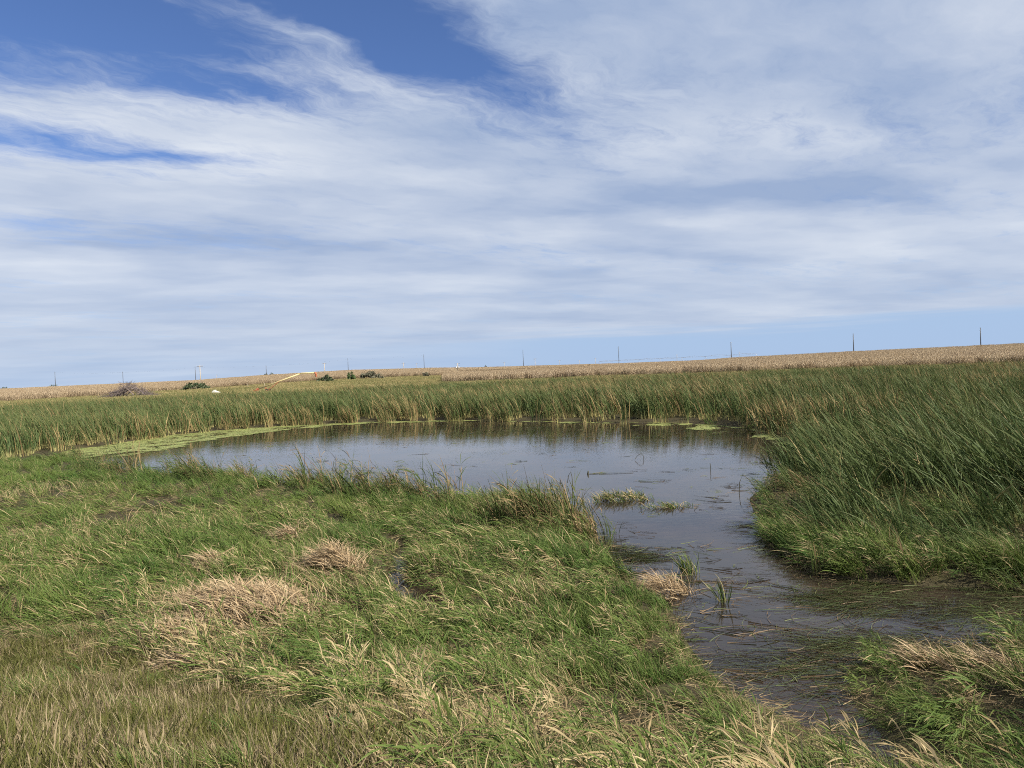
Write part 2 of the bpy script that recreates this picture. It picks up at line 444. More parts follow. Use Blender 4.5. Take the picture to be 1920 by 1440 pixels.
# ------------------------------------------------------------------ ground and water
rr = np.concatenate([[0.0], np.geomspace(0.6, 9000, 400)])
az = np.concatenate([np.linspace(-math.pi, math.radians(-52), 40, endpoint=False), np.linspace(math.radians(-52), math.radians(52), 260, endpoint=False), np.linspace(math.radians(52), math.pi, 40, endpoint=False)])
Rg, Ag = np.meshgrid(rr[1:], az, indexing='ij')
gx, gy = (Rg * np.sin(Ag)).ravel(), (Rg * np.cos(Ag)).ravel()
gz = height(gx, gy)
na = len(az)
V = np.concatenate([np.stack([gx, gy, gz], 1), [[0, 0, 2.4]]])
I = np.arange(len(rr) - 2)[:, None] * na
J = np.arange(na)[None, :]
J2 = (J + 1) % na
quads = np.stack([I + J, I + J2, I + na + J2, I + na + J], -1).reshape(-1, 4)[:, ::-1]
tris = [(len(V) - 1, (j + 1) % na, j) for j in range(na)]
me = bpy.data.meshes.new('ground')
me.from_pydata(V.tolist(), [], quads.tolist() + tris)
gr_ = np.hypot(V[:, 0], V[:, 1])
def corn_edge(tb):
    l = np.interp(tb, [(a - 960) / FPX for a in (-600, 0, 200, 400, 600, 838)], [232, 240, 265, 330, 372, 385])
    r_ = np.interp(tb, [(a - 960) / FPX for a in (846, 1300, 1920, 2500)], [216, 205, 195, 188])
    return np.where(tb < (842 - 960) / FPX, l, r_)
tbv = np.where(V[:, 1] > 1, V[:, 0] / np.maximum(V[:, 1], 1), 0)
zc = np.empty((len(V), 4)); zc[:, 3] = 1
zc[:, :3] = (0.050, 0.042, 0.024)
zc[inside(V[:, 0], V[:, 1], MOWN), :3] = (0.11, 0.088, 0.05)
red = ((V[:, 0] + 1.62) / 0.6) ** 2 + ((V[:, 1] - 13.1) / 0.9) ** 2 < 1
zc[red, :3] = (0.085, 0.050, 0.028)
zc[(gr_ > 105), :3] = (0.20, 0.18, 0.075)
zc[(gr_ > corn_edge(tbv) + 3) & (V[:, 1] > 0), :3] = (0.38, 0.28, 0.16)
gap = (gr_ > 500) & (gr_ < 640) & (tbv > (850 - 960) / FPX) & (tbv < (1330 - 960) / FPX)
zc[gap, :3] = (0.11, 0.13, 0.05)
zc[gr_ > 1300, :3] = (0.12, 0.13, 0.06)
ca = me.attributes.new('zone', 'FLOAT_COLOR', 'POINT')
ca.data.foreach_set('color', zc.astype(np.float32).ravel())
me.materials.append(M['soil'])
me.polygons.foreach_set('use_smooth', np.ones(len(me.polygons), dtype=bool))
me.update()
tag(obj('ground', me), kind='structure')

wv = [(x, y, 0.0) for x, y in [(-40, 5), (20, 5), (20, 70), (-40, 70)]]
tag(obj('water', raw_mesh('water', wv, [(0, 1, 2, 3)], mat=M['water'])), kind='structure')

# ------------------------------------------------------------------ blades and scatter
def blades(n, radius, hmin, hmax, width, lean, bend, segs=4, seed=0, spread=0.25, wind=(-1.0, 0.1), droop=0.0, upr=0.0):
    """a tuft of n tapering blades; lean tilts all towards the wind, bend curves each along its length"""
    g = np.random.default_rng(seed)
    wx, wy = np.array(wind) / np.hypot(*wind)
    Vs, Fs, T, Rn = [], [], [], []
    for i in range(n):
        a, q = g.uniform(0, 2 * math.pi), radius * math.sqrt(g.uniform())
        p = np.array([q * math.cos(a), q * math.sin(a), -0.03])
        L = g.uniform(hmin, hmax)
        wdir = math.atan2(wy, wx) + g.normal(0, 0.75)
        ld = np.array([math.cos(wdir), math.sin(wdir), 0])
        ra = g.uniform(0, 2 * math.pi)
        sp = abs(g.normal(0, spread))
        d0 = np.array([math.cos(ra) * sp, math.sin(ra) * sp, 1.0]) + ld * lean * g.uniform(0.5, 1.4)
        bn = bend * g.uniform(0.3, 1.5)
        w = width * (0.45 + 1.5 * g.uniform() ** 1.6)
        fa = g.uniform(0, math.pi)
        side0 = np.array([math.cos(fa), math.sin(fa), 0])
        base = len(Vs)
        rn = g.uniform()
        for s_ in range(segs + 1):
            t = s_ / segs
            d = d0 + ld * bn * t ** 1.5 * 2 - np.array([0, 0, 1]) * droop * bn * t ** 2
            d = d / np.linalg.norm(d)
            sd_ = side0 - d * np.dot(side0, d)
            sd_ /= max(np.linalg.norm(sd_), 1e-6)
            wt_ = w * (1 - t ** 2.2) * (0.75 + 0.5 * min(t * 2, 1)) * 0.5
            if s_ == segs:
                Vs.append(p.copy()); T.append(1); Rn.append(rn)
            else:
                Vs += [p - sd_ * wt_, p + sd_ * wt_]; T += [t, t]; Rn += [rn, rn]
            p = p + d * L / segs
        for s_ in range(segs - 1):
            b = base + 2 * s_
            Fs.append((b, b + 1, b + 3, b + 2))
        b = base + 2 * (segs - 1)
        Fs.append((b, b + 1, b + 2))
    return Vs, Fs, T, Rn

def stalks(n, radius, hmin, hmax, seed, lean=0.35, bend=0.5, leaf=0.24, lw=0.012, wind=(-1.0, 0.1)):
    """grass stems carrying alternate leaves that stream down the wind"""
    g = np.random.default_rng(seed)
    Vs, Fs, T, Rn = [], [], [], []
    def strip(p, d0, pull, L, w, segs, rn, t0, t1):
        base = len(Vs)
        fa = g.uniform(0, math.pi)
        side0 = np.array([math.cos(fa), math.sin(fa), 0.3])
        out = []
        for s_ in range(segs + 1):
            t = s_ / segs
            d = d0 + pull * t ** 1.3
            d = d / np.linalg.norm(d)
            sd_ = side0 - d * np.dot(side0, d); sd_ /= max(np.linalg.norm(sd_), 1e-6)
            ww = w * 0.5 * (0.35 + 1.3 * t if t < 0.5 else 2.0 * (1 - t)) if w > 0.006 else w * 0.5 * (1 - 0.6 * t)
            out.append((p.copy(), d))
            if s_ == segs: Vs.append(p.copy()); T.append(t1); Rn.append(rn)
            else: Vs.extend([p - sd_ * ww, p + sd_ * ww]); T.extend([t0 + (t1 - t0) * t] * 2); Rn.extend([rn] * 2)
            p = p + d * L / segs
        for s_ in range(segs - 1):
            b = base + 2 * s_; Fs.append((b, b + 1, b + 3, b + 2))
        b = base + 2 * (segs - 1); Fs.append((b, b + 1, b + 2))
        return out
    wa = math.atan2(wind[1], wind[0])
    for i in range(n):
        a, q = g.uniform(0, 6.283), radius * math.sqrt(g.uniform())
        wd = wa + g.normal(0, 0.5)
        ld = np.array([math.cos(wd), math.sin(wd), 0])
        L, rn = g.uniform(hmin, hmax), g.uniform()
        d0 = np.array([g.normal(0, .12), g.normal(0, .12), 1.0]) + ld * lean * g.uniform(0.4, 1.3)
        pts = strip(np.array([q * math.cos(a), q * math.sin(a), -0.03]), d0, ld * bend * g.uniform(0.4, 1.4), L, 0.0055, 5, rn, 0.2, 0.8)
        for j, (p, d) in enumerate(pts[1:]):
            for _ in range(1 + (g.uniform() < 0.5)):
                oa = g.uniform(0, 6.283)
                od = d * 0.9 + np.array([math.cos(oa), math.sin(oa), 0]) * g.uniform(0.3, 0.9) + ld * 0.3
                strip(p.copy(), od, ld * g.uniform(0.2, 1.2) - np.array([0, 0, 1]) * g.uniform(0.2, 1.3), leaf * g.uniform(0.6, 1.3), lw * g.uniform(0.7, 1.3), 4, (rn + g.normal(0, 0.08)) % 1.0, 0.45, 1.0)
    return Vs, Fs, T, Rn

def proto(name, data, m):
    Vs, Fs, T, Rn = data
    return bpy.data.objects.new(name, raw_mesh(name, Vs, Fs, {'t': T, 'rnd': Rn}, m))

def merged(*ds):
    Vs, Fs, T, Rn = [], [], [], []
    for d in ds:
        b = len(Vs)
        Vs += list(d[0]); Fs += [tuple(i + b for i in f) for f in d[1]]; T += list(d[2]); Rn += list(d[3])
    return Vs, Fs, T, Rn

def scatter(name, protos, P, rot, scl, dry, hue, idx=None, label=None, cat=None):
    n = len(P)
    me = bpy.data.meshes.new(name)
    me.vertices.add(n)
    me.vertices.foreach_set('co', np.asarray(P, np.float32).ravel())
    def A(nm, ty, v, key='value'):
        a = me.attributes.new(nm, ty, 'POINT')
        a.data.foreach_set(key, np.asarray(v).ravel())
    A('rot', 'FLOAT_VECTOR', np.asarray(rot, np.float32), 'vector')
    s3 = np.asarray(scl, np.float32)
    if s3.ndim == 1: s3 = np.stack([s3] * 3, 1)
    A('scl', 'FLOAT_VECTOR', s3, 'vector')
    A('idx', 'INT', (np.asarray(idx) if idx is not None else rng.integers(0, len(protos), n)).astype(np.int32))
    A('dry', 'FLOAT', np.asarray(dry, np.float32))
    A('hue', 'FLOAT', np.asarray(hue, np.float32))
    o = obj(name, me)
    t = bpy.data.node_groups.new(name, 'GeometryNodeTree')
    t.interface.new_socket('Geometry', in_out='INPUT', socket_type='NodeSocketGeometry')
    t.interface.new_socket('Geometry', in_out='OUTPUT', socket_type='NodeSocketGeometry')
    gi, go = t.nodes.new('NodeGroupInput'), t.nodes.new('NodeGroupOutput')
    iop = t.nodes.new('GeometryNodeInstanceOnPoints')
    g2i = t.nodes.new('GeometryNodeGeometryToInstance')
    for p_ in protos:
        oi = t.nodes.new('GeometryNodeObjectInfo')
        oi.inputs['Object'].default_value = p_
        t.links.new(oi.outputs['Geometry'], g2i.inputs[0])
    def na_(nm, ty):
        q = t.nodes.new('GeometryNodeInputNamedAttribute')
        q.data_type = ty
        q.inputs['Name'].default_value = nm
        return q.outputs['Attribute']
    t.links.new(gi.outputs[0], iop.inputs['Points'])
    t.links.new(g2i.outputs[0], iop.inputs['Instance'])
    iop.inputs['Pick Instance'].default_value = True
    t.links.new(na_('idx', 'INT'), iop.inputs['Instance Index'])
    e2r = t.nodes.new('FunctionNodeEulerToRotation')
    t.links.new(na_('rot', 'FLOAT_VECTOR'), e2r.inputs[0])
    t.links.new(e2r.outputs[0], iop.inputs['Rotation'])
    t.links.new(na_('scl', 'FLOAT_VECTOR'), iop.inputs['Scale'])
    t.links.new(iop.outputs[0], go.inputs[0])
    md = o.modifiers.new('scatter', 'NODES')
    md.node_group = t
    return tag(o, label, cat, kind='stuff')

HALF = math.radians(41)
def sector(r0, r1, spacing):
    """jittered points, even per square metre, in the view sector with a margin"""
    hf = HALF if r1 > 60 else math.radians(54)
    n = int(0.5 * 2 * hf * (r1 * r1 - r0 * r0) / spacing ** 2)
    r = np.sqrt(rng.uniform(r0 * r0, r1 * r1, n))
    a = rng.uniform(-hf, hf, n)
    return r * np.sin(a), r * np.cos(a)

def rots(n, zs, tx=0.06, lean=None):
    r = np.zeros((n, 3))
    r[:, 2] = rng.normal(0, zs, n) if zs < 3 else rng.uniform(-math.pi, math.pi, n)
    r[:, 0] = rng.normal(0, tx, n)
    r[:, 1] = rng.normal(0, tx, n) + (0 if lean is None else lean)
    return r

# ---- cattails
RP = [proto('reed_clump', merged(blades(13, 0.26, 1.4, 2.45, 0.028, 0.10, 0.60, 6, 100 + i, 0.16), blades(7, 0.34, 0.8, 1.7, 0.022, 0.12, 0.6, 5, 140 + i, 0.30)), M['reed']) for i in range(6)]
RQ = [proto('far_reed_clump', merged(blades(17, 0.42, 1.6, 2.45, 0.032, 0.08, 0.50, 4, 160 + i, 0.10), blades(5, 0.42, 0.9, 1.7, 0.030, 0.10, 0.5, 3, 180 + i, 0.22)), M['reed']) for i in range(6)]
cx, cy, far = [], [], []
for r0, r1, sp, fr in ((12, 38, 0.37, 0), (38, 75, 0.44, 1), (75, 118, 0.64, 1)):
    a, b = sector(r0, r1, sp); cx.append(a); cy.append(b); far.append(np.full(len(a), fr))
cx, cy, far = np.concatenate(cx), np.concatenate(cy), np.concatenate(far)
keep = inside(cx, cy, REED) | ((sdist(cx, cy, POND) > -1.1) & (sdist(cx, cy, REED) < 1.1) & (cy > 24))
cx, cy, far = cx[keep], cy[keep], far[keep]
s_ = sdist(cx, cy, POND)
r_ = np.hypot(cx, cy)
gapn = ss(fbm(cx, cy, 1.5, 31), 0.40, 0.60)
keep = (s_ > -0.25 - 0.65 * far + rng.uniform(-0.25, 0.4, len(cx)) + 1.1 * (vnoise(cx, cy, 1.5, 9) - 0.5)) & (rng.uniform(size=len(cx)) < 0.10 + 0.80 * gapn + 0.5 * ss(r_, 60, 80))
cx, cy, far, s_, r_ = cx[keep], cy[keep], far[keep], s_[keep], r_[keep]
n = len(cx)
dryf = 0.03 + 0.03 * far + (0.16 + 0.16 * far) * ss(fbm(cx, cy, 8, 5), 0.50, 0.72) + 0.22 * ss(s_, 2.0, 0.2) * ss(r_, 30, 45) + 0.25 * ss(fbm(cx, cy, 14, 15), 0.55, 0.7) * ss(r_, 55, 70)
big = 0.70 + 0.46 * fbm(cx, cy, 2.6, 41) + rng.uniform(-0.16, 0.18, n)
big *= 0.82 + 0.18 * ss(s_, 0, 2.5)
drn = -sdist(cx, cy, REED)
big *= 1 - 0.45 * ss(drn, 4.0, 0.0) * ss(r_, 27, 20) * (cx > 0)
hz = np.maximum(height(cx, cy), -0.1)
lean_ = np.where(far == 1, -0.02 - 0.12 * fbm(cx, cy, 4, 77) * ss(s_, 0.5, 4), -0.04 - 0.20 * fbm(cx, cy, 3, 77) - 0.08 * (cx > 4) * ss(r_, 45, 25))
ro = rots(n, 0.6, 0.13, lean_ + 0.14 * (fbm(cx, cy, 1.3, 79) - 0.5))
hu = np.clip(fbm(cx, cy, 4, 51) * 1.3 - 0.15 + rng.normal(0, 0.2, n) - 0.30 * ss(r_, 40, 22), 0, 1)
for fr, pr, nm, lb in ((0, RP, 'cattails', 'tall green cattails bending in the wind on the bank beside the inlet'), (1, RQ, 'cattail_belt', 'dense belt of green cattails around the far side of the pond')):
    q = far == fr
    scatter(nm, pr, np.stack([cx, cy, hz], 1)[q], ro[q], big[q], dryf[q], hu[q], label=lb, cat='cattails')
print('cattails', n)

MOUNDS = [(465, 1165, .95, .62), (330, 1205, .42, .26), (370, 1255, .32, .16), (625, 1075, .62, .42), (550, 1018, .34, .25), (408, 1075, .40, .26), (1750, 1255, .32, .22), (1885, 1260, .40, .22)]
# ---- marsh grass between the bank and the pond
GP = [proto('grass_clump', merged(blades(46, 0.20, 0.30, 0.70, 0.0090, 0.30, 0.75, 4, 200 + i, 0.30, droop=0.3), blades(18, 0.22, 0.12, 0.34, 0.0085, 0.2, 0.5, 3, 240 + i, 0.45)), M['marsh']) for i in range(8)]
gxs, gys = [], []
for r0, r1, sp in ((3.2, 11, 0.155), (11, 20, 0.22), (20, 48, 0.36)):
    a, b = sector(r0, r1, sp); gxs.append(a); gys.append(b)
gx_, gy_ = np.concatenate(gxs), np.concatenate(gys)
s_ = sdist(gx_, gy_, POND)
dm = sdist(gx_, gy_, MOWN)
dr = sdist(gx_, gy_, REED)
dc = sdist(gx_, gy_, DITCH, closed=False)
keep = (s_ > 0.0 + 0.25 * (vnoise(gx_, gy_, 0.7, 2) - 0.5)) & ((dm > rng.uniform(-0.5, 0.15, len(gx_))) | ((dm > -1.6) & (fbm(gx_, gy_, 0.6, 501) > 0.66))) & (dr > 0.0) & (rng.uniform(size=len(gx_)) < 0.18 + 0.82 * ss(fbm(gx_, gy_, 0.6, 203), 0.40, 0.58)) & (dc > 0.06 + 0.20 * vnoise(gx_, gy_, 0.5, 8)) & (((gx_ + 1.62) / 0.5) ** 2 + ((gy_ - 13.1) / 0.75) ** 2 > rng.uniform(0.2, 1.1, len(gx_)))
gx_, gy_, s_, dm, dr, dc = [q[keep] for q in (gx_, gy_, s_, dm, dr, dc)]
n = len(gx_)
r_ = np.hypot(gx_, gy_)
DRY = [(a, b, rx, ry, am) for a, b, rx, ry, am in ((700, 1290, 150, 36, .75), (640, 1265, 70, 22, .6), (1000, 1110, 70, 30, .55), (985, 1255, 90, 36, .55), (830, 1365, 190, 50, .8), (1080, 1330, 140, 36, .6), (1150, 1400, 280, 55, .7), (1480, 1330, 110, 40, .6), (1560, 1400, 120, 50, .55), (1560, 1440, 200, 40, .5), (70, 1080, 120, 50, .3), (230, 975, 70, 18, .5), (380, 985, 70, 16, .45), (60, 930, 90, 14, .4), (560, 1215, 140, 40, .35), (1790, 1235, 140, 40, .35), (1840, 1390, 140, 50, .3), (450, 1165, 230, 85, .6), (620, 1075, 90, 40, .4), (790, 1115, 45, 50, .55))]
dry = 0.03 + 0.17 * ss(fbm(gx_, gy_, 1.6, 61), 0.5, 0.75)
for a, b, rx, ry, am in DRY:
    c0, c1, c2 = at(a, b), at(a + rx, b), at(a, b - ry)
    ax, ay = abs(c1[0] - c0[0]), abs(c2[1] - c0[1]) + 0.15
    e = ((gx_ - c0[0]) / ax) ** 2 + ((gy_ - c0[1]) / ay) ** 2
    dry = np.maximum(dry, am * np.exp(-e * 0.8) * (0.65 + 0.7 * fbm(gx_, gy_, 0.8, 71)))
dry = np.clip(dry + 0.25 * ss(dm, 1.0, 0.0) * fbm(gx_, gy_, 0.6, 5), 0, 0.9)
sc = 0.62 + 0.55 * fbm(gx_, gy_, 1.5, 91) + rng.uniform(-0.1, 0.15, n)
sc *= 1 + 0.35 * ss(s_, 2.2, 0.3) * ss(r_, 16, 22) + 0.3 * ss(r_, 24, 34) * (gx_ > -9) - 0.25 * ss(gx_, -11, -16) * ss(s_, 3, 0.5)
sc *= (0.72 + 0.28 * ss(dm, 0.0, 1.2)) * (0.62 + 0.38 * ss(r_, 7, 16)) * (1 - 0.35 * ss(s_, 1.2, 0.2) * ss(r_, 13, 10)) * (1 + 0.25 * (gx_ > 3.9) * (gy_ < 11) * (ss(s_, 0.6, 1.4) - 1.2 * ss(s_, 0.9, 0.2))) * (1 - 0.30 * ss(s_, 1.4, 0.4) * (gx_ > 1.4) * (gx_ < 3.6) * ss(gy_, 9, 7.5))
for (mx, my, mrx, mry) in MOUNDS:
    c0 = at(mx, my)
    sc *= 1 - 0.6 * np.exp(-(((gx_ - c0[0]) / (mrx * 1.1)) ** 2 + ((gy_ - c0[1] + 0.15) / (mry * 1.2)) ** 2) ** 2)
hue = np.clip(fbm(gx_, gy_, 1.8, 13) * 1.9 - 0.45 + rng.normal(0, 0.16, n) - 0.25 * ss(s_, 3, 0.5) * ss(r_, 16, 24), 0, 1)
scatter('marsh_grass', GP, np.stack([gx_, gy_, height(gx_, gy_)], 1), rots(n, 0.8, 0.14, -0.85 * ss(fbm(gx_, gy_, 1.4, 101), 0.35, 0.65) - 0.08), sc, dry, hue,
        label='lush green wind-combed grass on the low ground before the pond', cat='grass')
print('marsh', n)

# ---- leafy stems standing through the grass, yellower towards the foot of the bank
LP = [proto('leafy_stems', stalks(8, 0.16, 0.30, 0.66, 320 + i, lw=0.0145), M['marsh']) for i in range(7)]
lx, ly = sector(3.0, 22, 0.26)
s_, dm, dr, dc = sdist(lx, ly, POND), sdist(lx, ly, MOWN), sdist(lx, ly, REED), sdist(lx, ly, DITCH, closed=False)
pat = fbm(lx, ly, 1.1, 301)
keep = (s_ > 0.05) & (dm > 0.0) & (dr > 0.2) & (dc > 0.2) & ~((lx > 1.7) & (lx < 3.7) & (ly < 9.2) & (s_ < 1.2)) & (rng.uniform(size=len(lx)) < 0.10 + 0.9 * ss(pat, 0.40, 0.62) * (0.45 + 0.55 * ss(ly, 10, 6)))
lx, ly, s_, dm = lx[keep], ly[keep], s_[keep], dm[keep]
n = len(lx)
lr = np.hypot(lx, ly)
ld_ = np.clip(0.12 + 0.75 * ss(fbm(lx, ly, 0.9, 303), 0.42, 0.66) * (0.5 + 0.5 * ss(ly, 9, 6)) + rng.normal(0, 0.08, n), 0, 0.92)
scatter('leafy_grass', LP, np.stack([lx, ly, height(lx, ly)], 1), rots(n, 0.6, 0.14, -0.12 - 0.6 * ss(fbm(lx, ly, 1.2, 305), 0.4, 0.7)), (0.75 + 0.4 * fbm(lx, ly, 1.0, 307)) * rng.uniform(0.7, 1.15, n) * (0.85 + 0.05 * ss(ly, 5, 9)) * (1 - 0.4 * ss(s_, 1.0, 0.2) * ss(lr, 13, 10)) * (1 + 0.25 * (lx > 3.9) * (ly < 11)), ld_ * (1 - 0.5 * (lx > 3.9) * (ly < 11)), np.clip(fbm(lx, ly, 1.3, 309) * 1.6 - 0.25 + 0.25 * ss(ly, 9, 6), 0, 1),
        label='leafy grass stems, many gone straw yellow, at the foot of the bank', cat='grass')

# ---- a rank of taller sedge along the near waterline
SP = [proto('sedge_clump', merged(blades(13, 0.16, 0.55, 1.25, 0.013, 0.20, 0.5, 5, 300 + i, 0.2, droop=0.2), stalks(3, 0.14, 0.5, 1.0, 310 + i, leaf=0.3, lw=0.014)), M['sedge']) for i in range(6)]
a, b = sector(16, 46, 0.40)
s_ = sdist(a, b, POND)
dr = sdist(a, b, REED)
keep = (s_ > -1.3) & (s_ < 0.6 + 2.0 * vnoise(a, b, 2.5, 19)) & (dr > 0.3) & (a < 3) & (fbm(a, b, 1.4, 23) > 0.42 + 0.14 * (a < -14)) & (rng.uniform(size=len(a)) < 0.10 + 0.9 * ss(s_, -0.5, 0.3))
a, b = a[keep], b[keep]
n = len(a)
scatter('shore_sedge', SP, np.stack([a, b, np.maximum(height(a, b), -0.12)], 1), rots(n, 0.8, 0.18, -0.12), rng.uniform(0.5, 1.2, n) * np.where(rng.uniform(size=n) < 0.15, 1.45, 1.0), np.clip(rng.normal(0.30, 0.2, n), 0, 0.9), np.clip(rng.normal(0.25, 0.2, n), 0, 1),
        label='ragged dark sedge standing along the near waterline of the pond', cat='sedge')

# ---- right bank: shorter grass in front of the reeds
a, b = sector(11.5, 24, 0.2)
s_ = sdist(a, b, POND)
dr = sdist(a, b, REED)
keep = (s_ > -0.45 + 0.9 * vnoise(a, b, 0.8, 3)) & (dr > -6) & (dr < 1.8) & (a > 5.0) & (b > 11) & (fbm(a, b, 0.9, 63) > 0.36)
a, b = a[keep], b[keep]
n = len(a)
scatter('bank_grass', SP + GP[:2] + LP[:5], np.stack([a, b, np.maximum(height(a, b), -0.05)], 1), rots(n, 0.7, 0.16, -0.2 - 0.5 * fbm(a, b, 1.0, 6)), (0.28 + 0.65 * fbm(a, b, 1.0, 66)) * rng.uniform(0.7, 1.25, n), np.clip(0.05 + 0.45 * ss(fbm(a, b, 1.4, 68), 0.5, 0.75) + rng.normal(0, 0.08, n), 0, 0.9), np.clip(fbm(a, b, 1.5, 69) * 1.4 - 0.45 + rng.normal(0, 0.2, n), 0, 1),
        label='mixed green grass at the foot of the cattails beside the inlet', cat='grass')

# ---- mown verge
VP = [proto('verge_clump', merged(blades(30, 0.13, 0.06, 0.17, 0.0062, 0.10, 0.45, 3, 400 + i, 0.45), blades(22, 0.15, 0.05, 0.15, 0.0035, 0.05, 0.5, 3, 420 + i, 0.6), blades(4, 0.13, 0.14, 0.30, 0.003, 0.1, 0.5, 4, 440 + i, 0.35)), M['mown']) for i in range(9)]
a, b = sector(2.2, 13, 0.082)
gn = fbm(a, b, 0.30, 402)
keep = (sdist(a, b, MOWN) < rng.uniform(-0.1, 1.0, len(a))) & (rng.uniform(size=len(a)) < 0.35 + 0.65 * ss(gn, 0.36, 0.55))
a, b, gn = a[keep], b[keep], gn[keep]
n = len(a)
scatter('mown_grass', VP, np.stack([a, b, height(a, b)], 1), rots(n, 9, 0.18), (0.40 + 1.1 * fbm(a, b, 0.4, 7)) * rng.uniform(0.6, 1.5, n), np.clip(0.10 + 1.5 * (fbm(a, b, 0.38, 3) - 0.34) + rng.normal(0, 0.14, n), 0.04, 0.95), np.clip(fbm(a, b, 0.8, 33) * 1.5 - 0.2 + rng.normal(0, 0.2, n), 0, 1),
        label='short olive and straw coloured mown grass on the near bank', cat='grass')
print('mown', n)

# ---- far grass strip and corn
TP = [proto('strip_clump', blades(110, 2.2, 0.45, 1.15, 0.05, 0.25, 0.5, 3, 500 + i, 0.25), M['strip']) for i in range(5)]
a, b = sector(104, 390, 2.5)
r_ = np.hypot(a, b)
keep = (r_ < corn_edge(a / b) + 2)
a, b, r_ = a[keep], b[keep], r_[keep]
n = len(a)
scatter('field_edge_grass', TP, np.stack([a, b, height(a, b)], 1), rots(n, 0.4, 0.02), 0.35 + 0.6 * fbm(a, b, 22, 3), np.clip(0.15 + 0.8 * (fbm(a, b, 18, 21) - 0.3), 0.05, 0.8), np.clip(fbm(a, b, 15, 5) + rng.normal(0, 0.1, n), 0, 1),
        label='rough yellow-green grass strip between the cattails and the corn', cat='grass')

def corn_patch(seed, half=2.6, step=0.55):
    g = np.random.default_rng(seed)
    ds = []
    for i, yy in enumerate(np.arange(-half, half, 0.76)):
        for xx in np.arange(-half, half, step):
            x_, y_ = xx + g.normal(0, 0.06), yy + g.normal(0, 0.05)
            h = g.uniform(1.85, 2.4)
            w = 0.035
            Vs, Fs, T, Rn = [], [], [], []
            rn = g.uniform()
            lx, ly = g.normal(0, 0.05, 2)
            for aa in (0, math.pi / 2):
                c, s = math.cos(aa) * w, math.sin(aa) * w
                bi = len(Vs)
                Vs += [(x_ - c, y_ - s, -0.1), (x_ + c, y_ + s, -0.1), (x_ + c * .4 + lx, y_ + s * .4 + ly, h), (x_ - c * .4 + lx, y_ - s * .4 + ly, h)]
                Fs.append((bi, bi + 1, bi + 2, bi + 3)); T += [0, 0, 1, 1]; Rn += [rn] * 4
            for l in range(7):
                z0 = h * (0.25 + 0.1 * l)
                an = g.uniform(0, 2 * math.pi)
                L = g.uniform(0.35, 0.65)
                dx, dy = math.cos(an) * L, math.sin(an) * L
                sx, sy = -math.sin(an) * 0.05, math.cos(an) * 0.05
                bi = len(Vs)
                rr_ = g.uniform()
                Vs += [(x_ - sx, y_ - sy, z0), (x_ + sx, y_ + sy, z0), (x_ + dx * .6 + sx, y_ + dy * .6 + sy, z0 + 0.18), (x_ + dx * .6 - sx, y_ + dy * .6 - sy, z0 + 0.18), (x_ + dx, y_ + dy, z0 - g.uniform(0.05, 0.4))]
                Fs += [(bi, bi + 1, bi + 2, bi + 3), (bi + 3, bi + 2, bi + 4)]
                T += [0.3] * 5; Rn += [rr_] * 5
            ds.append((Vs, Fs, T, Rn))
    return merged(*ds)
CP = [proto('corn_patch', corn_patch(600 + i), M['corn']) for i in range(4)]
a1, b1 = sector(186, 540, 4.4)
a2, b2 = sector(540, 1060, 9.0)
a, b = np.concatenate([a1, a2]), np.concatenate([b1, b2])
sx = np.concatenate([np.full(len(a1), 1.0), np.full(len(a2), 2.0)])
r_, tb = np.hypot(a, b), a / b
keep = (r_ > corn_edge(tb) + 1.5) & ~((r_ > 486) & (r_ < 660) & (tb > (846 - 960) / FPX) & (tb < (1340 - 960) / FPX))
a, b, sx = a[keep], b[keep], sx[keep]
n = len(a)
sz = rng.uniform(0.80, 1.14, n)
scatter('corn_field', CP, np.stack([a, b, height(a, b)], 1), np.stack([np.zeros(n), np.zeros(n), rng.normal(0, 0.06, n) + math.pi * rng.integers(0, 2, n)], 1), np.stack([sx, sx, sz], 1), np.clip(rng.normal(0.5, 0.2, n), 0, 1), np.clip(fbm(a, b, 60, 3) + rng.normal(0, 0.2, n), 0, 1),
        label='ripe tan corn standing in wide fields up to the skyline', cat='corn')
print('corn', n)

# ---- duckweed mats
def rosette(seed, nn=26):
    g = np.random.default_rng(seed)
    ds = []
    for i in range(nn):
        a_, q = g.uniform(0, 6.28), 0.30 * math.sqrt(g.uniform())
        c = (q * math.cos(a_), q * math.sin(a_), g.uniform(0, 0.010))
        r0 = g.uniform(0.025, 0.075)
        m0 = 6
        Vs = [(c[0] + r0 * g.uniform(0.7, 1.2) * math.cos(j * 6.283 / m0), c[1] + r0 * g.uniform(0.7, 1.2) * math.sin(j * 6.283 / m0), c[2]) for j in range(m0)]
        ds.append((Vs, [tuple(range(m0))], [0.4] * m0, [g.uniform()] * m0))
    return merged(*ds)
WP = [proto('duckweed_mat', rosette(700 + i), M['weed']) for i in range(5)]
LMAT = poly_at([(110, 846), (230, 829), (330, 814), (440, 804), (560, 796), (640, 793), (720, 790), (900, 787), (900, 789), (720, 793), (640, 797), (560, 804), (480, 813), (420, 821), (360, 831), (300, 845), (240, 855), (190, 857), (140, 858)], 0.0)
RMAT = poly_at([(1040, 789), (1200, 791), (1320, 794), (1400, 806), (1470, 824), (1500, 838), (1470, 832), (1420, 820), (1360, 812), (1310, 806), (1240, 799), (1150, 797), (1060, 794)], 0.0)
a, b = [], []
for sp, r0, r1 in ((0.28, 26, 66),):
    p_, q_ = sector(r0, r1, sp); a.append(p_); b.append(q_)
a, b = np.concatenate(a), np.concatenate(b)
nz = fbm(a, b, 1.6, 3)
sp_ = sdist(a, b, POND)
keep = (sdist(a, b, LMAT) < 2.0 * (nz - 0.48)) & (fbm(a, b, 0.7, 38) > 0.40)
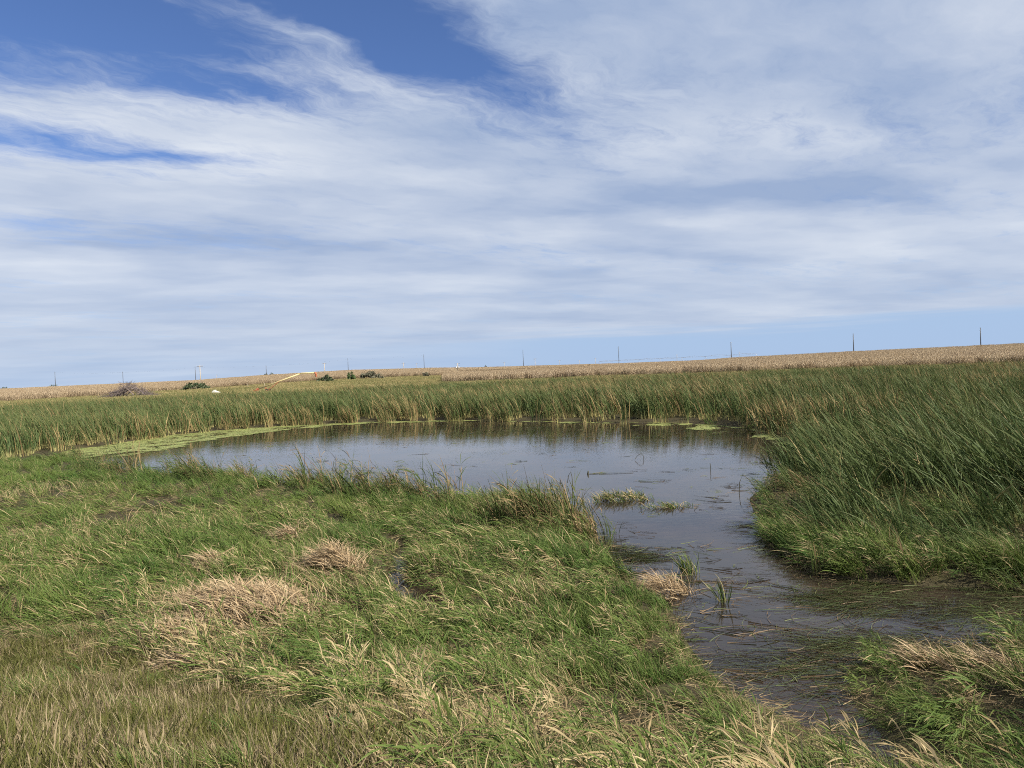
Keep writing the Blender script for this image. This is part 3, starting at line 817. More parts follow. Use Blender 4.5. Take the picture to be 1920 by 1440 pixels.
keep |= (sdist(a, b, RMAT) < 0) & (fbm(a, b, 0.9, 8) > 0.62)
keep |= (sp_ < 0.2) & (sp_ > -0.7 * fbm(a, b, 2.5, 6)) & (b > 35) & (nz > 0.55)
a, b = a[keep], b[keep]
n = len(a)
scatter('duckweed', WP, np.stack([a, b, rng.uniform(0.004, 0.018, n)], 1), np.stack([np.zeros(n), np.zeros(n), rng.uniform(0, 6.28, n)], 1), rng.uniform(0.7, 1.3, n), np.clip(rng.normal(0.2, 0.15, n), 0, 1), rng.uniform(size=n),
        label='yellow-green duckweed floating along the edge of the cattails', cat='duckweed')

# ---- floating and drowned blades
def floaters(seed, nn, rad, lmin, lmax, w, dirs=0.5, up=0.0, roll=0.3, curl=0.7):
    g = np.random.default_rng(seed)
    ds = []
    for i in range(nn):
        a_, q = g.uniform(0, 6.28), rad * math.sqrt(g.uniform())
        p = np.array([q * math.cos(a_), q * math.sin(a_), g.uniform(0.0, 0.012)])
        an = g.normal(0, dirs) + math.pi
        L = g.uniform(lmin, lmax)
        ww = w * g.uniform(0.6, 1.3)
        cur = g.normal(0, curl)
        bi = 0
        Vs, Fs, T = [], [], []
        rn = g.uniform()
        S = 4
        kink = g.uniform() < up
        tip_ = g.uniform(0, 1.5) * roll
        for s in range(S + 1):
            t = s / S
            d = np.array([math.cos(an + cur * t), math.sin(an + cur * t), 0.0])
            if kink: d[2] = 0.6 if s < 2 else -0.6
            sd_ = (np.array([-d[1], d[0], 0]) * math.cos(tip_) + np.array([0, 0, 1.0]) * math.sin(tip_)) * ww * 0.5 * (1 - 0.75 * t)
            Vs += [tuple(p - sd_), tuple(p + sd_)]
            T += [t, t]
            p = p + d * L / S
        Fs = [(2 * s, 2 * s + 1, 2 * s + 3, 2 * s + 2) for s in range(S)]
        ds.append((Vs, Fs, T, [rn] * len(Vs)))
    return merged(*ds)
FPa = [proto('floating_stems', floaters(800 + i, 3 + i % 3, 0.35, 0.10, 0.75, 0.013, 0.8, 0.0, 1.0), M['flood']) for i in range(9)]
FPb = [proto('drowned_grass', floaters(840 + i, 12, 0.42, 0.3, 0.9, 0.0085, 0.30), M['flood']) for i in range(5)]
a, b = sector(6.5, 50, 0.22)
s_ = sdist(a, b, POND)
r_ = np.hypot(a, b)
dens = 0.004 + 0.32 * ss(r_, 21, 13) * (a > 1) * ss(fbm(a / 1.6, b, 1.1, 4), 0.42, 0.68) + 0.16 * ss(s_, -2.2, -0.2) * ss(r_, 40, 30) * ss(fbm(a, b, 1.6, 14), 0.35, 0.6)
dens += 0.05 * ss(r_, 38, 24) * ss(fbm(a / 3, b, 1.6, 24), 0.58, 0.75)
keep = (s_ < 0.05) & (rng.uniform(size=len(a)) < dens)
a, b = a[keep], b[keep]
n = len(a)
scatter('floating_stems', FPa, np.stack([a, b, np.full(n, 0.005)], 1), np.stack([rng.normal(0, 0.01, n), rng.normal(0, 0.01, n), rng.normal(0, 0.35, n) + math.pi * rng.integers(0, 2, n)], 1), rng.uniform(0.5, 1.3, n), np.clip(rng.normal(0.55, 0.3, n), 0, 1), rng.uniform(size=n),
        label='loose brown and green stems drifting on the shallow water', cat='debris')
FL = [poly_at(q, 0.0) for q in ([(1480, 1085), (1600, 1090), (1920, 1105), (2100, 1110), (2100, 1165), (1920, 1160), (1780, 1165), (1640, 1150), (1520, 1125)],
      [(1480, 1175), (1560, 1165), (1660, 1190), (1760, 1205), (1900, 1195), (1900, 1230), (1700, 1235), (1600, 1260), (1520, 1240)],
      [(1120, 1010), (1200, 1015), (1260, 1025), (1240, 1050), (1150, 1045)], [(1440, 1215), (1560, 1250), (1640, 1310), (1600, 1400), (1500, 1320), (1420, 1260)])]
a, b = sector(6.5, 20, 0.12)
keep = np.zeros(len(a), bool)
for q, th in zip(FL, (0.54, 0.61, 0.53, 0.66)): keep |= (sdist(a, b, q) < 0.12) & (fbm(a / 1.5, b, 0.6, 4) + rng.normal(0, 0.07, len(a)) > th)
keep |= (sdist(a, b, POND) < 0.1) & (sdist(a, b, POND) > -0.5 * fbm(a, b, 0.7, 44)) & (np.hypot(a, b) < 19) & (rng.uniform(size=len(a)) < 0.30)
a, b = a[keep], b[keep]
n = len(a)
scatter('drowned_grass', FPb, np.stack([a, b, rng.uniform(0.002, 0.012, n)], 1), np.stack([np.zeros(n), np.zeros(n), rng.normal(0, 0.25, n)], 1), rng.uniform(0.6, 1.2, n), np.clip(rng.normal(0.18, 0.15, n), 0, 1), rng.uniform(size=n),
        label='green grass blades lying combed flat on the flooded inlet', cat='grass')

# ---- flattened litter under the grass
TL = [proto('litter', floaters(880 + i, 22, 0.28, 0.08, 0.30, 0.0075, 1.3, 0.0, 0.9, 0.3), M['thatch']) for i in range(6)]
a, b = sector(3.2, 30, 0.24)
s_, dr, dm = sdist(a, b, POND), sdist(a, b, REED), sdist(a, b, MOWN)
keep = (s_ > -0.1) & (dm > -0.3) & (rng.uniform(size=len(a)) < 0.35 + 0.65 * ss(np.hypot(a, b), 18, 12)) & (s_ < 14)
a, b = a[keep], b[keep]
n = len(a)
scatter('grass_litter', TL, np.stack([a, b, height(a, b) + rng.uniform(0.01, 0.09, n)], 1), np.stack([rng.normal(0, 0.12, n), rng.normal(0, 0.12, n), rng.uniform(-3.1, 3.1, n)], 1), rng.uniform(0.7, 1.2, n), np.clip(rng.normal(0.7, 0.2, n), 0, 1), rng.uniform(size=n),
        label='flattened brown and straw litter lying under the living grass', cat='litter')

# ------------------------------------------------------------------ tussocks one can point at
def tuft_mat(name, base_mat, dry, hue):
    """the blade material with the clump's own dryness and hue written in as constants"""
    m2 = base_mat.copy()
    m2.name = name
    t = m2.node_tree
    for nd in list(t.nodes):
        if nd.bl_idname == 'ShaderNodeAttribute' and nd.attribute_type == 'INSTANCER':
            v = t.nodes.new('ShaderNodeValue')
            v.outputs[0].default_value = dry if nd.attribute_name == 'dry' else hue
            for l in list(nd.outputs['Fac'].links): t.links.new(v.outputs[0], l.to_socket)
    return m2

MS = tuft_mat('straw_tussock', M['straw'], 0.45, 0.5)
MG = tuft_mat('green_tussock', M['marsh'], 0.10, 0.7)
MR = tuft_mat('dark_reed', M['sedge'], 0.22, 0.25)
MO = tuft_mat('olive_tussock', M['marsh'], 0.40, 0.5)

def mound(name, px, py, rx, ry, hh, n, m, label, group, seed, hmin=0.3, hmax=0.6, lean=1.1, bend=1.5, width=0.0105, z=None, spread=0.85, lift=True):
    c = at(px, py, z)
    g = np.random.default_rng(seed)
    ds = []
    ph = g.uniform(0, 6.28, 3)
    for i in range(n):
        aa, q = g.uniform(0, 6.28), g.uniform() ** 0.55 * 1.12
        lob = 1 + 0.22 * math.sin(2 * aa + ph[0]) + 0.18 * math.sin(3 * aa + ph[1]) + 0.12 * math.sin(5 * aa + ph[2])
        x, y = rx * q * lob * math.cos(aa), ry * q * lob * math.sin(aa)
        zz_ = max(0.0, hh * (1 - q * q) * (0.75 + 0.5 * float(vnoise(x + 40 * seed, y, 0.28, seed)))) if lift else 0
        d = blades(7, 0.07, hmin, hmax, width, lean, bend, 5, int(g.integers(1e9)), spread, droop=0.9)
        ang = g.normal(0, 0.5)
        ca_, sa_ = math.cos(ang), math.sin(ang)
        gz0 = 0.0 if z is not None else float(height(np.array([c[0] + x]), np.array([c[1] + y]))[0] - c[2])
        ds.append(([(p[0] * ca_ - p[1] * sa_ + x, p[0] * sa_ + p[1] * ca_ + y, p[2] + zz_ + gz0 - 0.02) for p in d[0]], d[1], d[2], d[3]))
    dd = merged(*ds)
    o = obj(name, raw_mesh(name, dd[0], dd[1], {'t': dd[2], 'rnd': dd[3]}, m), loc=c)
    return tag(o, label, 'grass tussock', group)

SG = 'straw coloured grass tussocks on the low ground'
mound('straw_tussock', 465, 1165, 1.28, 0.86, 0.44, 430, MS, 'largest straw coloured mound of dead grass, above the mown verge', SG, 1)
mound('straw_tussock', 330, 1205, 0.46, 0.28, 0.18, 80, MS, 'low straw tongue at the lower end of the largest dead grass mound', SG, 2)
mound('straw_tussock', 370, 1255, 0.32, 0.16, 0.10, 45, MS, 'small straw tuft on the edge of the mown verge below the large mound', SG, 3)
mound('straw_tussock', 625, 1075, 0.66, 0.46, 0.40, 150, MS, 'round straw tussock beside the little water-filled ditch', SG, 4)
mound('straw_tussock', 550, 1018, 0.38, 0.28, 0.24, 55, MS, 'small pale straw tussock beyond the round one by the ditch', SG, 5)
mound('straw_tussock', 408, 1075, 0.50, 0.32, 0.28, 75, MS, 'straw tussock with dark gaps just behind the largest mound', SG, 6)
mound('straw_tussock', 1750, 1255, 0.34, 0.22, 0.10, 20, MS, 'straw tuft on the grassy point in front of the flooded inlet', SG, 7)
mound('straw_tussock', 1885, 1260, 0.40, 0.22, 0.08, 20, MS, 'straw tuft at the right edge of the picture beside the inlet', SG, 8)
WG = 'tussocks standing in the water'
mound('flooded_tussock', 1255, 1112, 0.42, 0.26, 0.16, 75, MS, 'straw tussock with green skirt standing in the shallow inlet', WG, 9, z=0.0, hmin=0.3, hmax=0.6)
mound('flooded_tussock', 1290, 1075, 0.16, 0.14, 0.02, 16, MG, 'fresh green tuft standing in the water behind the straw tussock', WG, 10, z=0.0, hmin=0.3, hmax=0.55, lean=0.2, bend=0.5, spread=0.5)
mound('floating_mat', 1162, 938, 0.78, 0.40, 0.13, 110, MO, 'long olive mat of matted grass floating in open water', WG, 11, z=0.0, hmin=0.2, hmax=0.5, lean=0.8, bend=1.4, spread=0.9)
mound('floating_mat', 1250, 952, 0.55, 0.18, 0.06, 40, MO, 'thin trailing grass mat just right of the long olive mat', WG, 12, z=0.0, hmin=0.15, hmax=0.45, lean=1.2, bend=1.6, spread=1.0)
mound('flooded_tussock', 1353, 1130, 0.07, 0.07, 0.0, 5, MG, 'single thin green shoot rising from the middle of the inlet', WG, 13, z=0.0, hmin=0.35, hmax=0.6, lean=0.15, bend=0.35, spread=0.35)
RG = 'tall reed clumps on the near shore'
for i, (px, py, lab, n_, hm) in enumerate(((1010, 985, 'tall dark reed clump at the water end of the grassy spit', 26, 1.25), (1052, 980, 'last upright reed clump on the tip of the grassy spit', 16, 1.15), (945, 985, 'leaning reed clump on the spit behind the tallest one', 18, 1.0), (735, 940, 'reed clump leaning over the pond in the middle of the near shore', 14, 1.0), (650, 935, 'two-pronged reed clump at the near shore left of the middle', 14, 1.0), (575, 920, 'slender reed clump with bent tips on the near shore', 12, 0.95))):
    mound('reed_clump', px, py, 0.38, 0.25, 0.0, n_, MR, lab, RG, 20 + i, hmin=0.65, hmax=hm * 1.2, lean=0.25, bend=0.45, width=0.016, spread=0.2, lift=False)
mound('weed_stalk', 1545, 1075, 0.2, 0.2, 0.0, 6, MR, 'rusty upright stalks at the water edge of the cattail bank', None, 31, z=0.02, hmin=0.4, hmax=0.75, lean=0.05, bend=0.15, spread=0.12)
mound('green_tussock', 1900, 1080, 0.55, 0.4, 0.05, 90, MG, 'bright green grass tussock in front of the cattails at picture edge', None, 32, z=0.03, hmin=0.5, hmax=0.95, lean=0.4, bend=0.6, spread=0.2)

# ---- broad-leaved weeds at the foot of the verge
def weed(px, py, n_, size, seed, lab):
    c = at(px, py)
    g = np.random.default_rng(seed)
    r = empty('broadleaf_weed', c)
    m = MB()
    tips = []
    for i in range(4):
        an = g.uniform(0, 6.28)
        e = Vector((0.10 * math.cos(an), 0.10 * math.sin(an), size * g.uniform(0.7, 1.2)))
        m.tube([(0, 0, -0.03), e * 0.5 + Vector((0.01, 0, 0)), e], [0.006, 0.005, 0.003], 5); tips.append(e)
    m.build('stem', M['red_stem'], r)
    for i in range(n_):
        e = tips[i % 4] * g.uniform(0.25, 1.0)
        an, L, w = g.uniform(0, 6.28), g.uniform(0.06, 0.13), g.uniform(0.011, 0.02)
        d = Vector((math.cos(an), math.sin(an), g.uniform(0.1, 0.7))).normalized()
        sd2 = Vector((-math.sin(an), math.cos(an), 0))
        V_, F_ = [], []
        for j, (t, ww) in enumerate(((0, .15), (.3, .9), (.6, 1.0), (.85, .5), (1, .02))):
            p = e + d * L * t - Vector((0, 0, 0.09 * t * t))
            V_ += [p - sd2 * w * ww + Vector((0, 0, 0.008 * ww)), p, p + sd2 * w * ww + Vector((0, 0, 0.008 * ww))]
        for j in range(4):
            F_ += [(3 * j, 3 * j + 1, 3 * j + 4, 3 * j + 3), (3 * j + 1, 3 * j + 2, 3 * j + 5, 3 * j + 4)]
        lm = MB(); lm.add(V_, F_); lm.build('leaf', M['leaf_weed'], r, True)
    tag(r, lab, 'weed', 'broad-leaved weeds by the verge')
weed(640, 1385, 26, 0.15, 1, 'dark green broad-leaved weed on the lower edge of the mown verge')
weed(700, 1400, 16, 0.12, 2, 'smaller broad-leaved weed beside the dark green one')

# ---- bent reeds and a drifting stem out in the pond
for px, py, hh, fx, lab in ((1034, 918, 0.34, 0.30, 'folded dark reed sticking out of the water off the spit'), (1074, 908, 0.42, -0.16, 'dark reed bent into a loop in the open water'), (1208, 862, 0.26, -0.32, 'folded reed making a low triangle far out on the pond'), (1332, 884, 0.30, 0.0, 'single short upright stick in the right half of the pond'), (1385, 925, 0.55, 0.42, 'long arching reed leaning off the cattail bank'), (868, 922, 0.5, -0.10, 'pale dead stalk standing in the water before the near grass'), (625, 872, 0.25, 0.2, 'small folded reed in the water left of the middle')):
    c = at(px, py, 0.0)
    m = MB()
    m.tube([(0, 0, -0.25), (fx * 0.1, 0, hh * 0.6), (fx * 0.35, 0.02, hh), (fx * 0.8, 0.03, hh * 0.72), (fx * 1.25 + 0.02, 0.02, hh * 0.12 if fx else hh * 1.05)] if fx else [(0, 0, -0.25), (0.01, 0, hh * 0.5), (0.0, 0, hh)], 0.011, 5)
    o = m.build('bent_reed', M['straw_stem'] if 'pale' in lab else M['wet_stem'])
    o.location = c
    tag(o, lab, 'reed', 'single reeds standing in the pond')
c, c2 = at(1102, 889, 0.0), at(1188, 887, 0.0)
m = MB()
m.tube([(0, 0, 0.0), ((c2[0] - c[0]) * .5, (c2[1] - c[1]) * .5, 0.012), (c2[0] - c[0], c2[1] - c[1], 0.0)], [0.010, 0.009, 0.005], 6)
m.tube([(0, 0, -0.03), (0.02, 0, 0.08), (0.03, 0, 0.12)], [0.035, 0.03, 0.01], 6)
o = m.build('drifting_stem', M['wet_stem']); o.location = (c[0], c[1], 0.008)
tag(o, 'long drifting cattail stem with a knobbed root end on open water', 'stem')

# ------------------------------------------------------------------ far things
def far_at(px, d, dz=0.0):
    """a spot on the ground at distance d on the bearing of a picture column near the horizon"""
    tb_ = (px - 960) / FPX
    y = d / math.sqrt(1 + tb_ * tb_)
    x = tb_ * y
    return (x, y, float(height(np.array([x]), np.array([y]))[0]) + dz)

# tall steel poles along the far road
def steel_pole(h):
    r = empty('power_pole', (0, 0, 0))
    m = MB(); m.tube([(0, 0, -1), (0, 0, h * 0.5), (0, 0, h)], [0.44, 0.36, 0.26], 8); m.build('shaft', M['steel'], r, True)
    for i, (z, s) in enumerate(((h - 0.8, 1), (h - 3.0, -1), (h - 5.2, 1))):
        a = MB(); a.tube([(0, 0, z), (s * 0.5, 0, z + 0.12)], [0.07, 0.05], 6)
        ar = a.build('crossarm', M['steel'], r)
        q = MB(); q.tube([(s * 0.5, 0, z + 0.12), (s * 0.9, 0, z + 0.2)], 0.09, 6); q.build('insulator', M['porcelain'], ar)
    return r
PG = 'tall dark power poles along the skyline'
pole0 = steel_pole(21)
tall = [(105, 728, 705, 'tall dark power pole by the low trees, farthest to the left'), (232, 718, 699, 'tall dark power pole standing right above the brush pile'),
        (368, 711, 688, 'tall dark power pole next to the pale wooden pole, above the dark bush'), (501, 700, 683, 'tall dark power pole with two dark shrubs at its foot'),
        (654.5, 694, 673, 'tall dark power pole above the round green bush'), (797, 690, 665, 'tall dark power pole between the two pale poles with crossarms'),
        (983, 687, 657, 'tall dark power pole above the corner of the near corn, mid picture'), (1162, 683, 652, 'tall dark power pole where the irrigation line begins'),
        (1373, 671, 643, 'tall dark power pole beside the small white shed'), (1602.5, 660, 629, 'second tall dark power pole from the right edge, above the corn'),
        (1841, 648, 619, 'tall dark power pole above the corn, nearest the right edge')]
for i, (px, yb, yt, lab) in enumerate(tall):
    d = 1020 if px < 900 else (1010 if px < 1200 else 560)
    o = pole0 if i == 0 else copy_tree(pole0)
    x, y, z = far_at(px, d)
    hv = (yb - yt) / FPX * math.hypot(d, 0) + 2.4
    o.location = (x, y, z)
    s = hv / 21
    o.scale = (min(1.0, 0.55 + s * 0.3), min(1.0, 0.55 + s * 0.3), s)
    o.rotation_euler = (0, 0, 0.3)
    tag(o, lab, 'power pole', PG)

# pale wooden poles with crossarms
def wood_pole(h, transformer=False):
    r = empty('utility_pole', (0, 0, 0))
    m = MB(); m.tube([(0, 0, -1), (0, 0, h * 0.5), (0, 0, h)], [0.20, 0.17, 0.13], 8); m.build('shaft', M['wood'], r, True)
    for z in ((h - 0.5, h - 2.2) if transformer else (h - 0.5,)):
        a = MB(); a.box(-1.35, 1.35, -0.09, 0.09, z - 0.08, z + 0.08)
        ar = a.build('crossarm', M['darkwood'], r)
        for s in (-1.2, -0.55, 0.55, 1.2):
            q = MB(); q.tube([(s, 0, z + 0.08), (s, 0, z + 0.2), (s, 0, z + 0.34)], [0.05, 0.09, 0.04], 6); q.build('insulator', M['porcelain'], ar)
    if transformer:
        for s in (-0.62, 0.62):
            q = MB(); q.tube([(s, -0.3, h - 4.2), (s, -0.3, h - 2.9), (s, -0.3, h - 2.75)], [0.36, 0.36, 0.2], 10)
            t = q.build('transformer', M['galv'], r, True)
            b_ = MB(); b_.tube([(s, -0.3, h - 2.75), (s, -0.3, h - 2.4)], 0.05, 6); b_.build('bushing', M['porcelain'], t)
    return r
UG = 'pale wooden utility poles across the fields'
wp0 = wood_pole(9.5)
wood = [(377, 717, 687, 420, 'pale wooden pole with crossarm beside a tall dark pole'), (610, 708, 681, 455, 'pale wooden pole with crossarm rising behind the low round bush'),
        (758.5, 708, 680, 420, 'pale wooden pole with crossarm between domed bush and corn corner'), (947, 697, 679, 640, 'short wooden pole at the far side of the near corn'),
        (1005, 693, 672, 700, 'thin wooden pole right of the mid-picture dark pole'), (1051, 691, 675, 760, 'thin wooden pole on the far road, before the green hollow'),
        (1088, 689, 675, 820, 'thin wooden pole in the green hollow of the far field'), (1118, 686, 671, 860, 'thin wooden pole at the near end of the irrigation line'),
        (1271, 679, 665, 900, 'small wooden pole with crossarm behind the irrigation line'), (1389, 671, 660, 900, 'thin wooden pole on the skyline beside the white shed'), (407, 709, 703, 900, 'tiny pole on the skyline between dark bush and white boulder'), (783, 690, 681, 900, 'tiny thin pole on the skyline beside a tall dark one')]
for i, (px, yb, yt, d, lab) in enumerate(wood):
    o = wp0 if i == 0 else copy_tree(wp0)
    x, y, z = far_at(px, d)
    zt = EYE + (690 + (960 - px) * math.tan(ROLL) - yt) / FPX * d
    s = max(zt - z, 4) / 9.5
    o.location = (x, y, z); o.scale = (min(s, 1.2), min(s, 1.2), s); o.rotation_euler = (0, 0, 0.1)
    tag(o, lab, 'utility pole', UG)
tp = wood_pole(9.5, True)
x, y, z = far_at(859.5, 430)
zt = EYE + (690 + 100.5 * math.tan(ROLL) - 681) / FPX * 430
tp.location = (x, y, z); tp.scale = (1.1, 1.1, (zt - z) / 9.5); tp.rotation_euler = (0, 0, -0.15)
tag(tp, 'wooden pole carrying two transformer cans at the corn corner', 'utility pole', UG)

# overhead wires between the tall poles
roots = [o for o in bpy.data.objects if o.name.startswith('power_pole')]
roots.sort(key=lambda o: o.location.x)
WL = ['wire span over the left end of the skyline', 'wire span above the brush pile', 'wire span between dark bush and shrubs', 'wire span over the yellow auger', 'wire span above the green bush', 'wire span over the corn corner', 'wire span over the mid-picture poles', 'wire span over the irrigation line', 'wire span from the white shed rightwards', 'wire span over the corn at the right edge']
for i in range(5):
    p, q = roots[i], roots[i + 1]
    h0, h1 = p.location.z + 20 * p.scale.z, q.location.z + 20 * q.scale.z
    pts = []
    for s in range(9):
        t = s / 8
        v = p.location.lerp(q.location, t)
        pts.append((v.x, v.y, h0 + (h1 - h0) * t - 2.0 * 4 * t * (1 - t) * 0.6))
    m = MB(); m.tube(pts, 0.010, 4)
    tag(m.build('overhead_wire', M['steel']), WL[i], 'wire', 'overhead wires along the skyline')

# grain auger: long yellow tube on a wheeled frame
c = far_at(484, 205)
aug = empty('grain_auger', c, 0.0)
L_ = 73 / FPX * 205
H_ = (733 - 707) / FPX * 205 + (555 - 482) / FPX * 205 * math.tan(ROLL) * -1
p0, p1, p2 = Vector((0, 0, 0.9)), Vector((L_, 1.5, 0.9 + H_ + 0.2)), Vector((L_ + 3.9, 1.7, 0.9 + H_ + 0.25))
m = MB(); m.tube([p0, p1], 0.16, 10); m.build('tube', M['yellow'], aug, True)
m = MB(); m.tube([p1 + Vector((-0.3, 0, -0.08)), p1 + Vector((0.3, 0, 0.08)), p2], 0.175, 10); m.build('discharge_arm', M['yellow'], aug, True)
m = MB(); m.tube([p2 + Vector((-0.15, 0, 0.15)), p2 + Vector((0.15, 0, -0.3)), p2 + Vector((0.2, 0, -1.1))], [0.26, 0.28, 0.2], 8); m.build('spout', M['rust'], aug)
m = MB(); m.box(-1.1, 0.1, -0.6, 0.6, 0.2, 0.75); m.tube([(-0.5, 0, 0.7), (0.1, 0, 0.95)], 0.3, 8); m.build('hopper', M['rust'], aug)
m = MB()
for s in (-1, 1): m.tube([(2.6, s * 0.9, 0.5), (5.5, s * 0.3, 2.6)], 0.06, 6); m.tube([(2.6, s * 0.9, 0.5), (1.8, s * 0.2, 1.2)], 0.06, 6)
m.tube([(2.6, -1.0, 0.5), (2.6, 1.0, 0.5)], 0.07, 6)
m.build('undercarriage', M['rust'], aug)
for s in (-1, 1):
    m = MB(); m.tube([(2.6, s * 1.0 - 0.11, 0.45), (2.6, s * 1.0 + 0.11, 0.45)], 0.45, 14); w_ = m.build('wheel', M['rubber'], aug)
    m = MB(); m.tube([(2.6, s * 1.0 - 0.13, 0.45), (2.6, s * 1.0 + 0.13, 0.45)], 0.2, 10); m.build('rim', M['rust'], w_)
tag(aug, 'long faded yellow grain auger with red hopper slanting above the cattails', 'auger')

# brush pile of dead branches
c = far_at(243, 222)
bp_ = empty('brush_pile', c)
bp_.scale = (1, 1, 1.3)
g = np.random.default_rng(5)
for i in range(46):
    x0 = g.normal(0, 3.6); y0 = g.normal(0, 1.2)
    hh = 3.3 * math.exp(-(x0 / 4.2) ** 2)
    an = g.uniform(-0.5, 0.5) + (0 if x0 > 0 else math.pi)
    Lb = g.uniform(2.0, 4.5)
    a0 = Vector((x0 + math.cos(an) * Lb * .5, y0 + math.sin(an) * Lb * .3, max(0.1, hh * g.uniform(0.05, 0.5))))
    a1 = Vector((x0 - math.cos(an) * Lb * .5, y0, max(0.4, hh * g.uniform(0.6, 1.1))))
    mid = (a0 + a1) / 2 + Vector((0, 0, g.uniform(-0.2, 0.3)))
    m = MB(); m.tube([a0, mid, a1], [g.uniform(0.09, 0.16), 0.09, 0.03], 5); m.build('branch', M['bark'], bp_)
m = MB()
for i in range(1500):
    x0 = g.uniform(-8, 7.4); y0 = g.normal(0, 1.5)
    env = 2.3 * math.exp(-(x0 / 4.0) ** 2) + 1.0 * (1 - (x0 / 8.2) ** 2)
    z0 = env * g.uniform(0.0, 0.95)
    an, el, Lt = g.uniform(0, 6.28), g.uniform(-0.4, 0.7), g.uniform(0.4, 1.5)
    d = Vector((math.cos(an) * math.cos(el), math.sin(an) * math.cos(el), math.sin(el))) * Lt
    s_v = Vector((0, 0, 0.03)) if abs(el) < 0.5 else Vector((0.03, 0, 0))
    p = Vector((x0, y0, z0))
    m.add([p - s_v, p + s_v, p + d], [(0, 1, 2)])
tw = m.build('twigs', M['twig'], bp_); tw['kind'] = 'stuff'
tag(bp_, 'grey brown brush pile of dead branches at the edge of the field', 'brush pile')

# bushes
def bush(px, d, w, h, m, lab, seed, dome=True, cat='bush', name='bush', n=900):
    c = far_at(px, d)
    r = empty(name, c)
    h *= 1.12
    g = np.random.default_rng(seed)
    st_ = MB()
    for i in range(9):
        an, q = g.uniform(0, 6.28), g.uniform(0.2, 0.7)
        st_.tube([(0.1 * math.cos(an), 0.1 * math.sin(an), -0.2), (w * .5 * q * math.cos(an), w * .35 * q * math.sin(an), h * 0.75)], [0.06, 0.02], 5)
    st_.build('stems', M['bark'], r)
    f = MB()
    cl = [(g.uniform(-1, 1), g.uniform(-1, 1), g.uniform(0.25, 1)) for _ in range(26)]
    for i in range(n):
        ccx, ccy, ccz = cl[i % len(cl)]
        k_ = math.sqrt(max(0.05, 1 - ccx * ccx * 0.8 - ccy * ccy * 0.5))
        p = Vector((ccx * w * .46, ccy * w * .3, ccz * h * 0.86 * k_)) + Vector((g.normal(0, w * .05), g.normal(0, w * .05), g.normal(0, h * .08)))
        p.z = max(p.z, 0.05)
        a = Vector(g.normal(0, 1, 3)).normalized() * g.uniform(0.22, 0.45)
        b = Vector(g.normal(0, 1, 3)); b = (b - a * (b.dot(a) / a.dot(a))).normalized() * g.uniform(0.14, 0.28)
        f.add([p - a, p + b, p + a, p - b], [(0, 1, 2, 3)])
    f.build('crown', m, r)
    return tag(r, lab, cat, 'bushes along the field edge')
def wpx(p, d): return p / FPX * d
bush(368, 300, wpx(42, 300), wpx(13, 300), M['leaf_dark'], 'low wide dark bush between brush pile and yellow auger', 1)
bush(611, 330, wpx(30, 330), wpx(12, 330), M['leaf_dark'], 'low dark bush at the foot of the pale wooden pole', 2)
bush(658.5, 350, wpx(17, 350), wpx(14, 350), M['leaf_green'], 'small round fresh green bush standing alone', 3)
bush(697, 350, wpx(44, 350), wpx(14, 350), M['leaf_brown'], 'wide domed brownish bush right of the round green one', 4, n=1500)
bush(798, 360, wpx(14, 360), wpx(9, 360), M['leaf_brown'], 'small brownish shrub on the field edge near the corn corner', 5, n=300)
for px, w_, lab, sd_ in ((100, 16, 'low far trees at the foot of the leftmost dark pole', 11), (500, 7, 'tiny dark shrub right at a tall pole foot', 12), (511, 8, 'tiny dark shrub just beside a tall pole foot', 13), (912, 5, 'tiny dark far tree on the skyline past the transformer pole', 14), (8, 12, 'far dark tree clump at the left end of the skyline', 15)):
    bush(px, 1015, wpx(w_, 1015), 4.6, M['leaf_dark'], lab, sd_, name='distant_tree', cat='tree', n=500)

# white boulder
c = far_at(405, 208)
g = np.random.default_rng(8)
Vb, Fb = [], []
nu, nv = 18, 7
for j in range(nv):
    t = j / (nv - 1) * math.pi / 2
    for i in range(nu):
        an = i / nu * 2 * math.pi
        q = 1 + 0.16 * math.sin(an * 2 + 1) + 0.08 * math.sin(an * 5 + t * 3) + g.normal(0, 0.03)
        Vb.append((1.05 * q * math.cos(an) * math.cos(t), 0.9 * q * math.sin(an) * math.cos(t), 0.8 * math.sin(t) * (1 - 0.25 * math.cos(an)) - 0.1))
for j in range(nv - 1):
    for i in range(nu): Fb.append((j * nu + i, j * nu + (i + 1) % nu, (j + 1) * nu + (i + 1) % nu, (j + 1) * nu + i))
o = obj('boulder', raw_mesh('boulder', Vb, Fb, mat=M['white'], smooth=True), loc=(c[0], c[1], c[2] + 0.3))
tag(o, 'white rounded boulder showing just above the cattails', 'boulder')

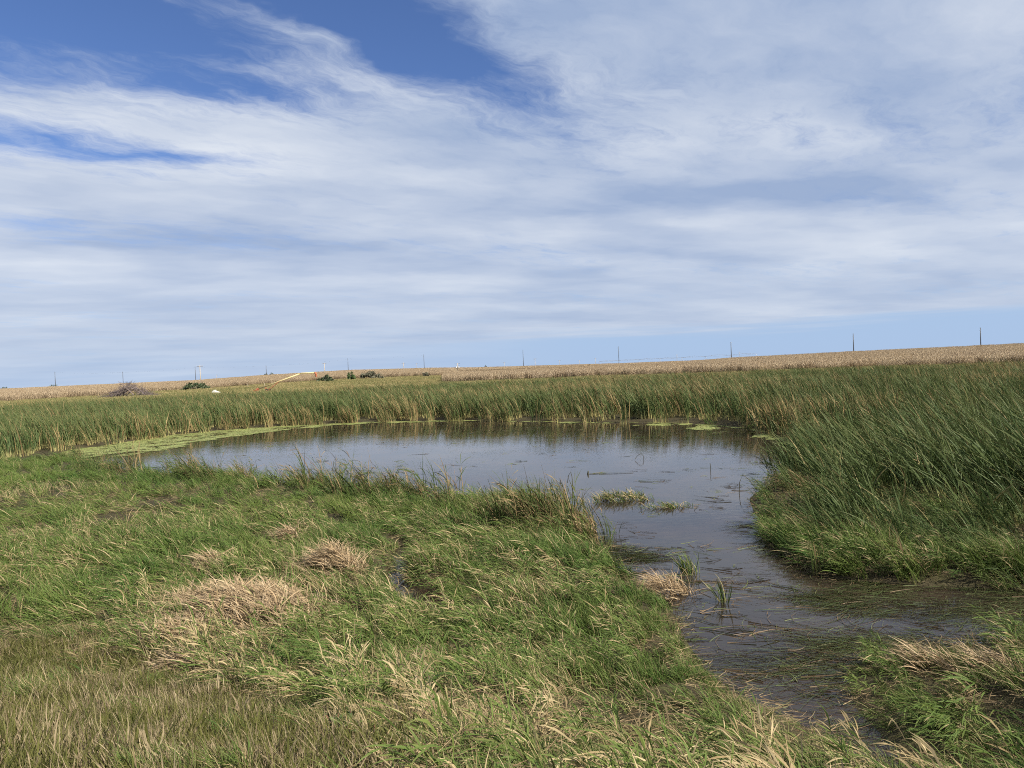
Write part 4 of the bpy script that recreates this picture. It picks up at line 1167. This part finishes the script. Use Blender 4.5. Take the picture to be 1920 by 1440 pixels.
# fence posts by the auger
for px, d, lab in ((465, 300, 'short pale fence post before the corn, left of the auger'), (496, 300, 'short pale fence post right behind the auger tube'), (514, 255, 'short pale fence post under the auger tube')):
    c = far_at(px, d)
    m = MB(); m.tube([(0, 0, -0.3), (0, 0, 0.8), (0, 0, 1.35), (0.02, 0, 1.42)], [0.10, 0.095, 0.09, 0.05], 7)
    o = m.build('fence_post', M['wood']); o.location = c
    tag(o, lab, 'fence post', 'fence posts near the auger')

# centre pivot irrigator and a shed on the far rise
pv = empty('irrigation_pivot', far_at(1125, 800))
A_ = Vector(far_at(1125, 800)); B_ = Vector(far_at(1420, 700))
span = 7
base_h = 5.2
m = MB()
prev = None
for i in range(span + 1):
    t = i / span
    p = A_.lerp(B_, t); p.z = A_.z + (B_.z - A_.z) * t
    q = p - A_
    tw_ = MB()
    top = Vector((q.x, q.y, q.z + base_h))
    for s in (-1, 1): tw_.tube([top, (q.x + s * 1.8, q.y + s * 0.8, q.z + 0.4)], 0.09, 5)
    wt_ = tw_.build('wheel_tower', M['galv'], pv)
    for s in (-1, 1):
        wm = MB(); wm.tube([(q.x + s * 1.8, q.y + s * 0.8 - 0.15, q.z + 0.55), (q.x + s * 1.8, q.y + s * 0.8 + 0.15, q.z + 0.55)], 0.6, 10); wm.build('wheel', M['rubber'], wt_)
    if prev is not None:
        pm = MB(); pm.tube([prev, (prev + top) / 2 + Vector((0, 0, 0.9)), top], 0.09, 6); pm.tube([prev, (prev + top) / 2 + Vector((0, 0, -0.5)), top], 0.06, 5)
        pm.build('pipe_span', M['galv'], pv)
    prev = top
tag(pv, 'long thin grey irrigation pivot along the far rise', 'irrigator')
c = far_at(1368, 640)
sh = empty('shed', c)
sh.scale = (0.55, 0.55, 0.6)
m = MB(); m.box(-3.2, 3.2, -2, 2, 0, 2.6); m.build('wall', M['white'], sh)
m = MB(); m.add([(-3.5, -2.3, 2.55), (3.5, -2.3, 2.55), (3.5, 2.3, 2.55), (-3.5, 2.3, 2.55), (-3.5, 0, 3.9), (3.5, 0, 3.9)], [(0, 1, 5, 4), (2, 3, 4, 5), (0, 4, 3), (1, 2, 5), (0, 3, 2, 1)]); m.build('roof', M['galv'], sh)
m = MB(); m.box(-0.6, 0.6, -2.06, -1.99, 0, 2.1); m.build('door', M['darkwood'], sh)
tag(sh, 'small white far shed beside a tall dark pole', 'shed')
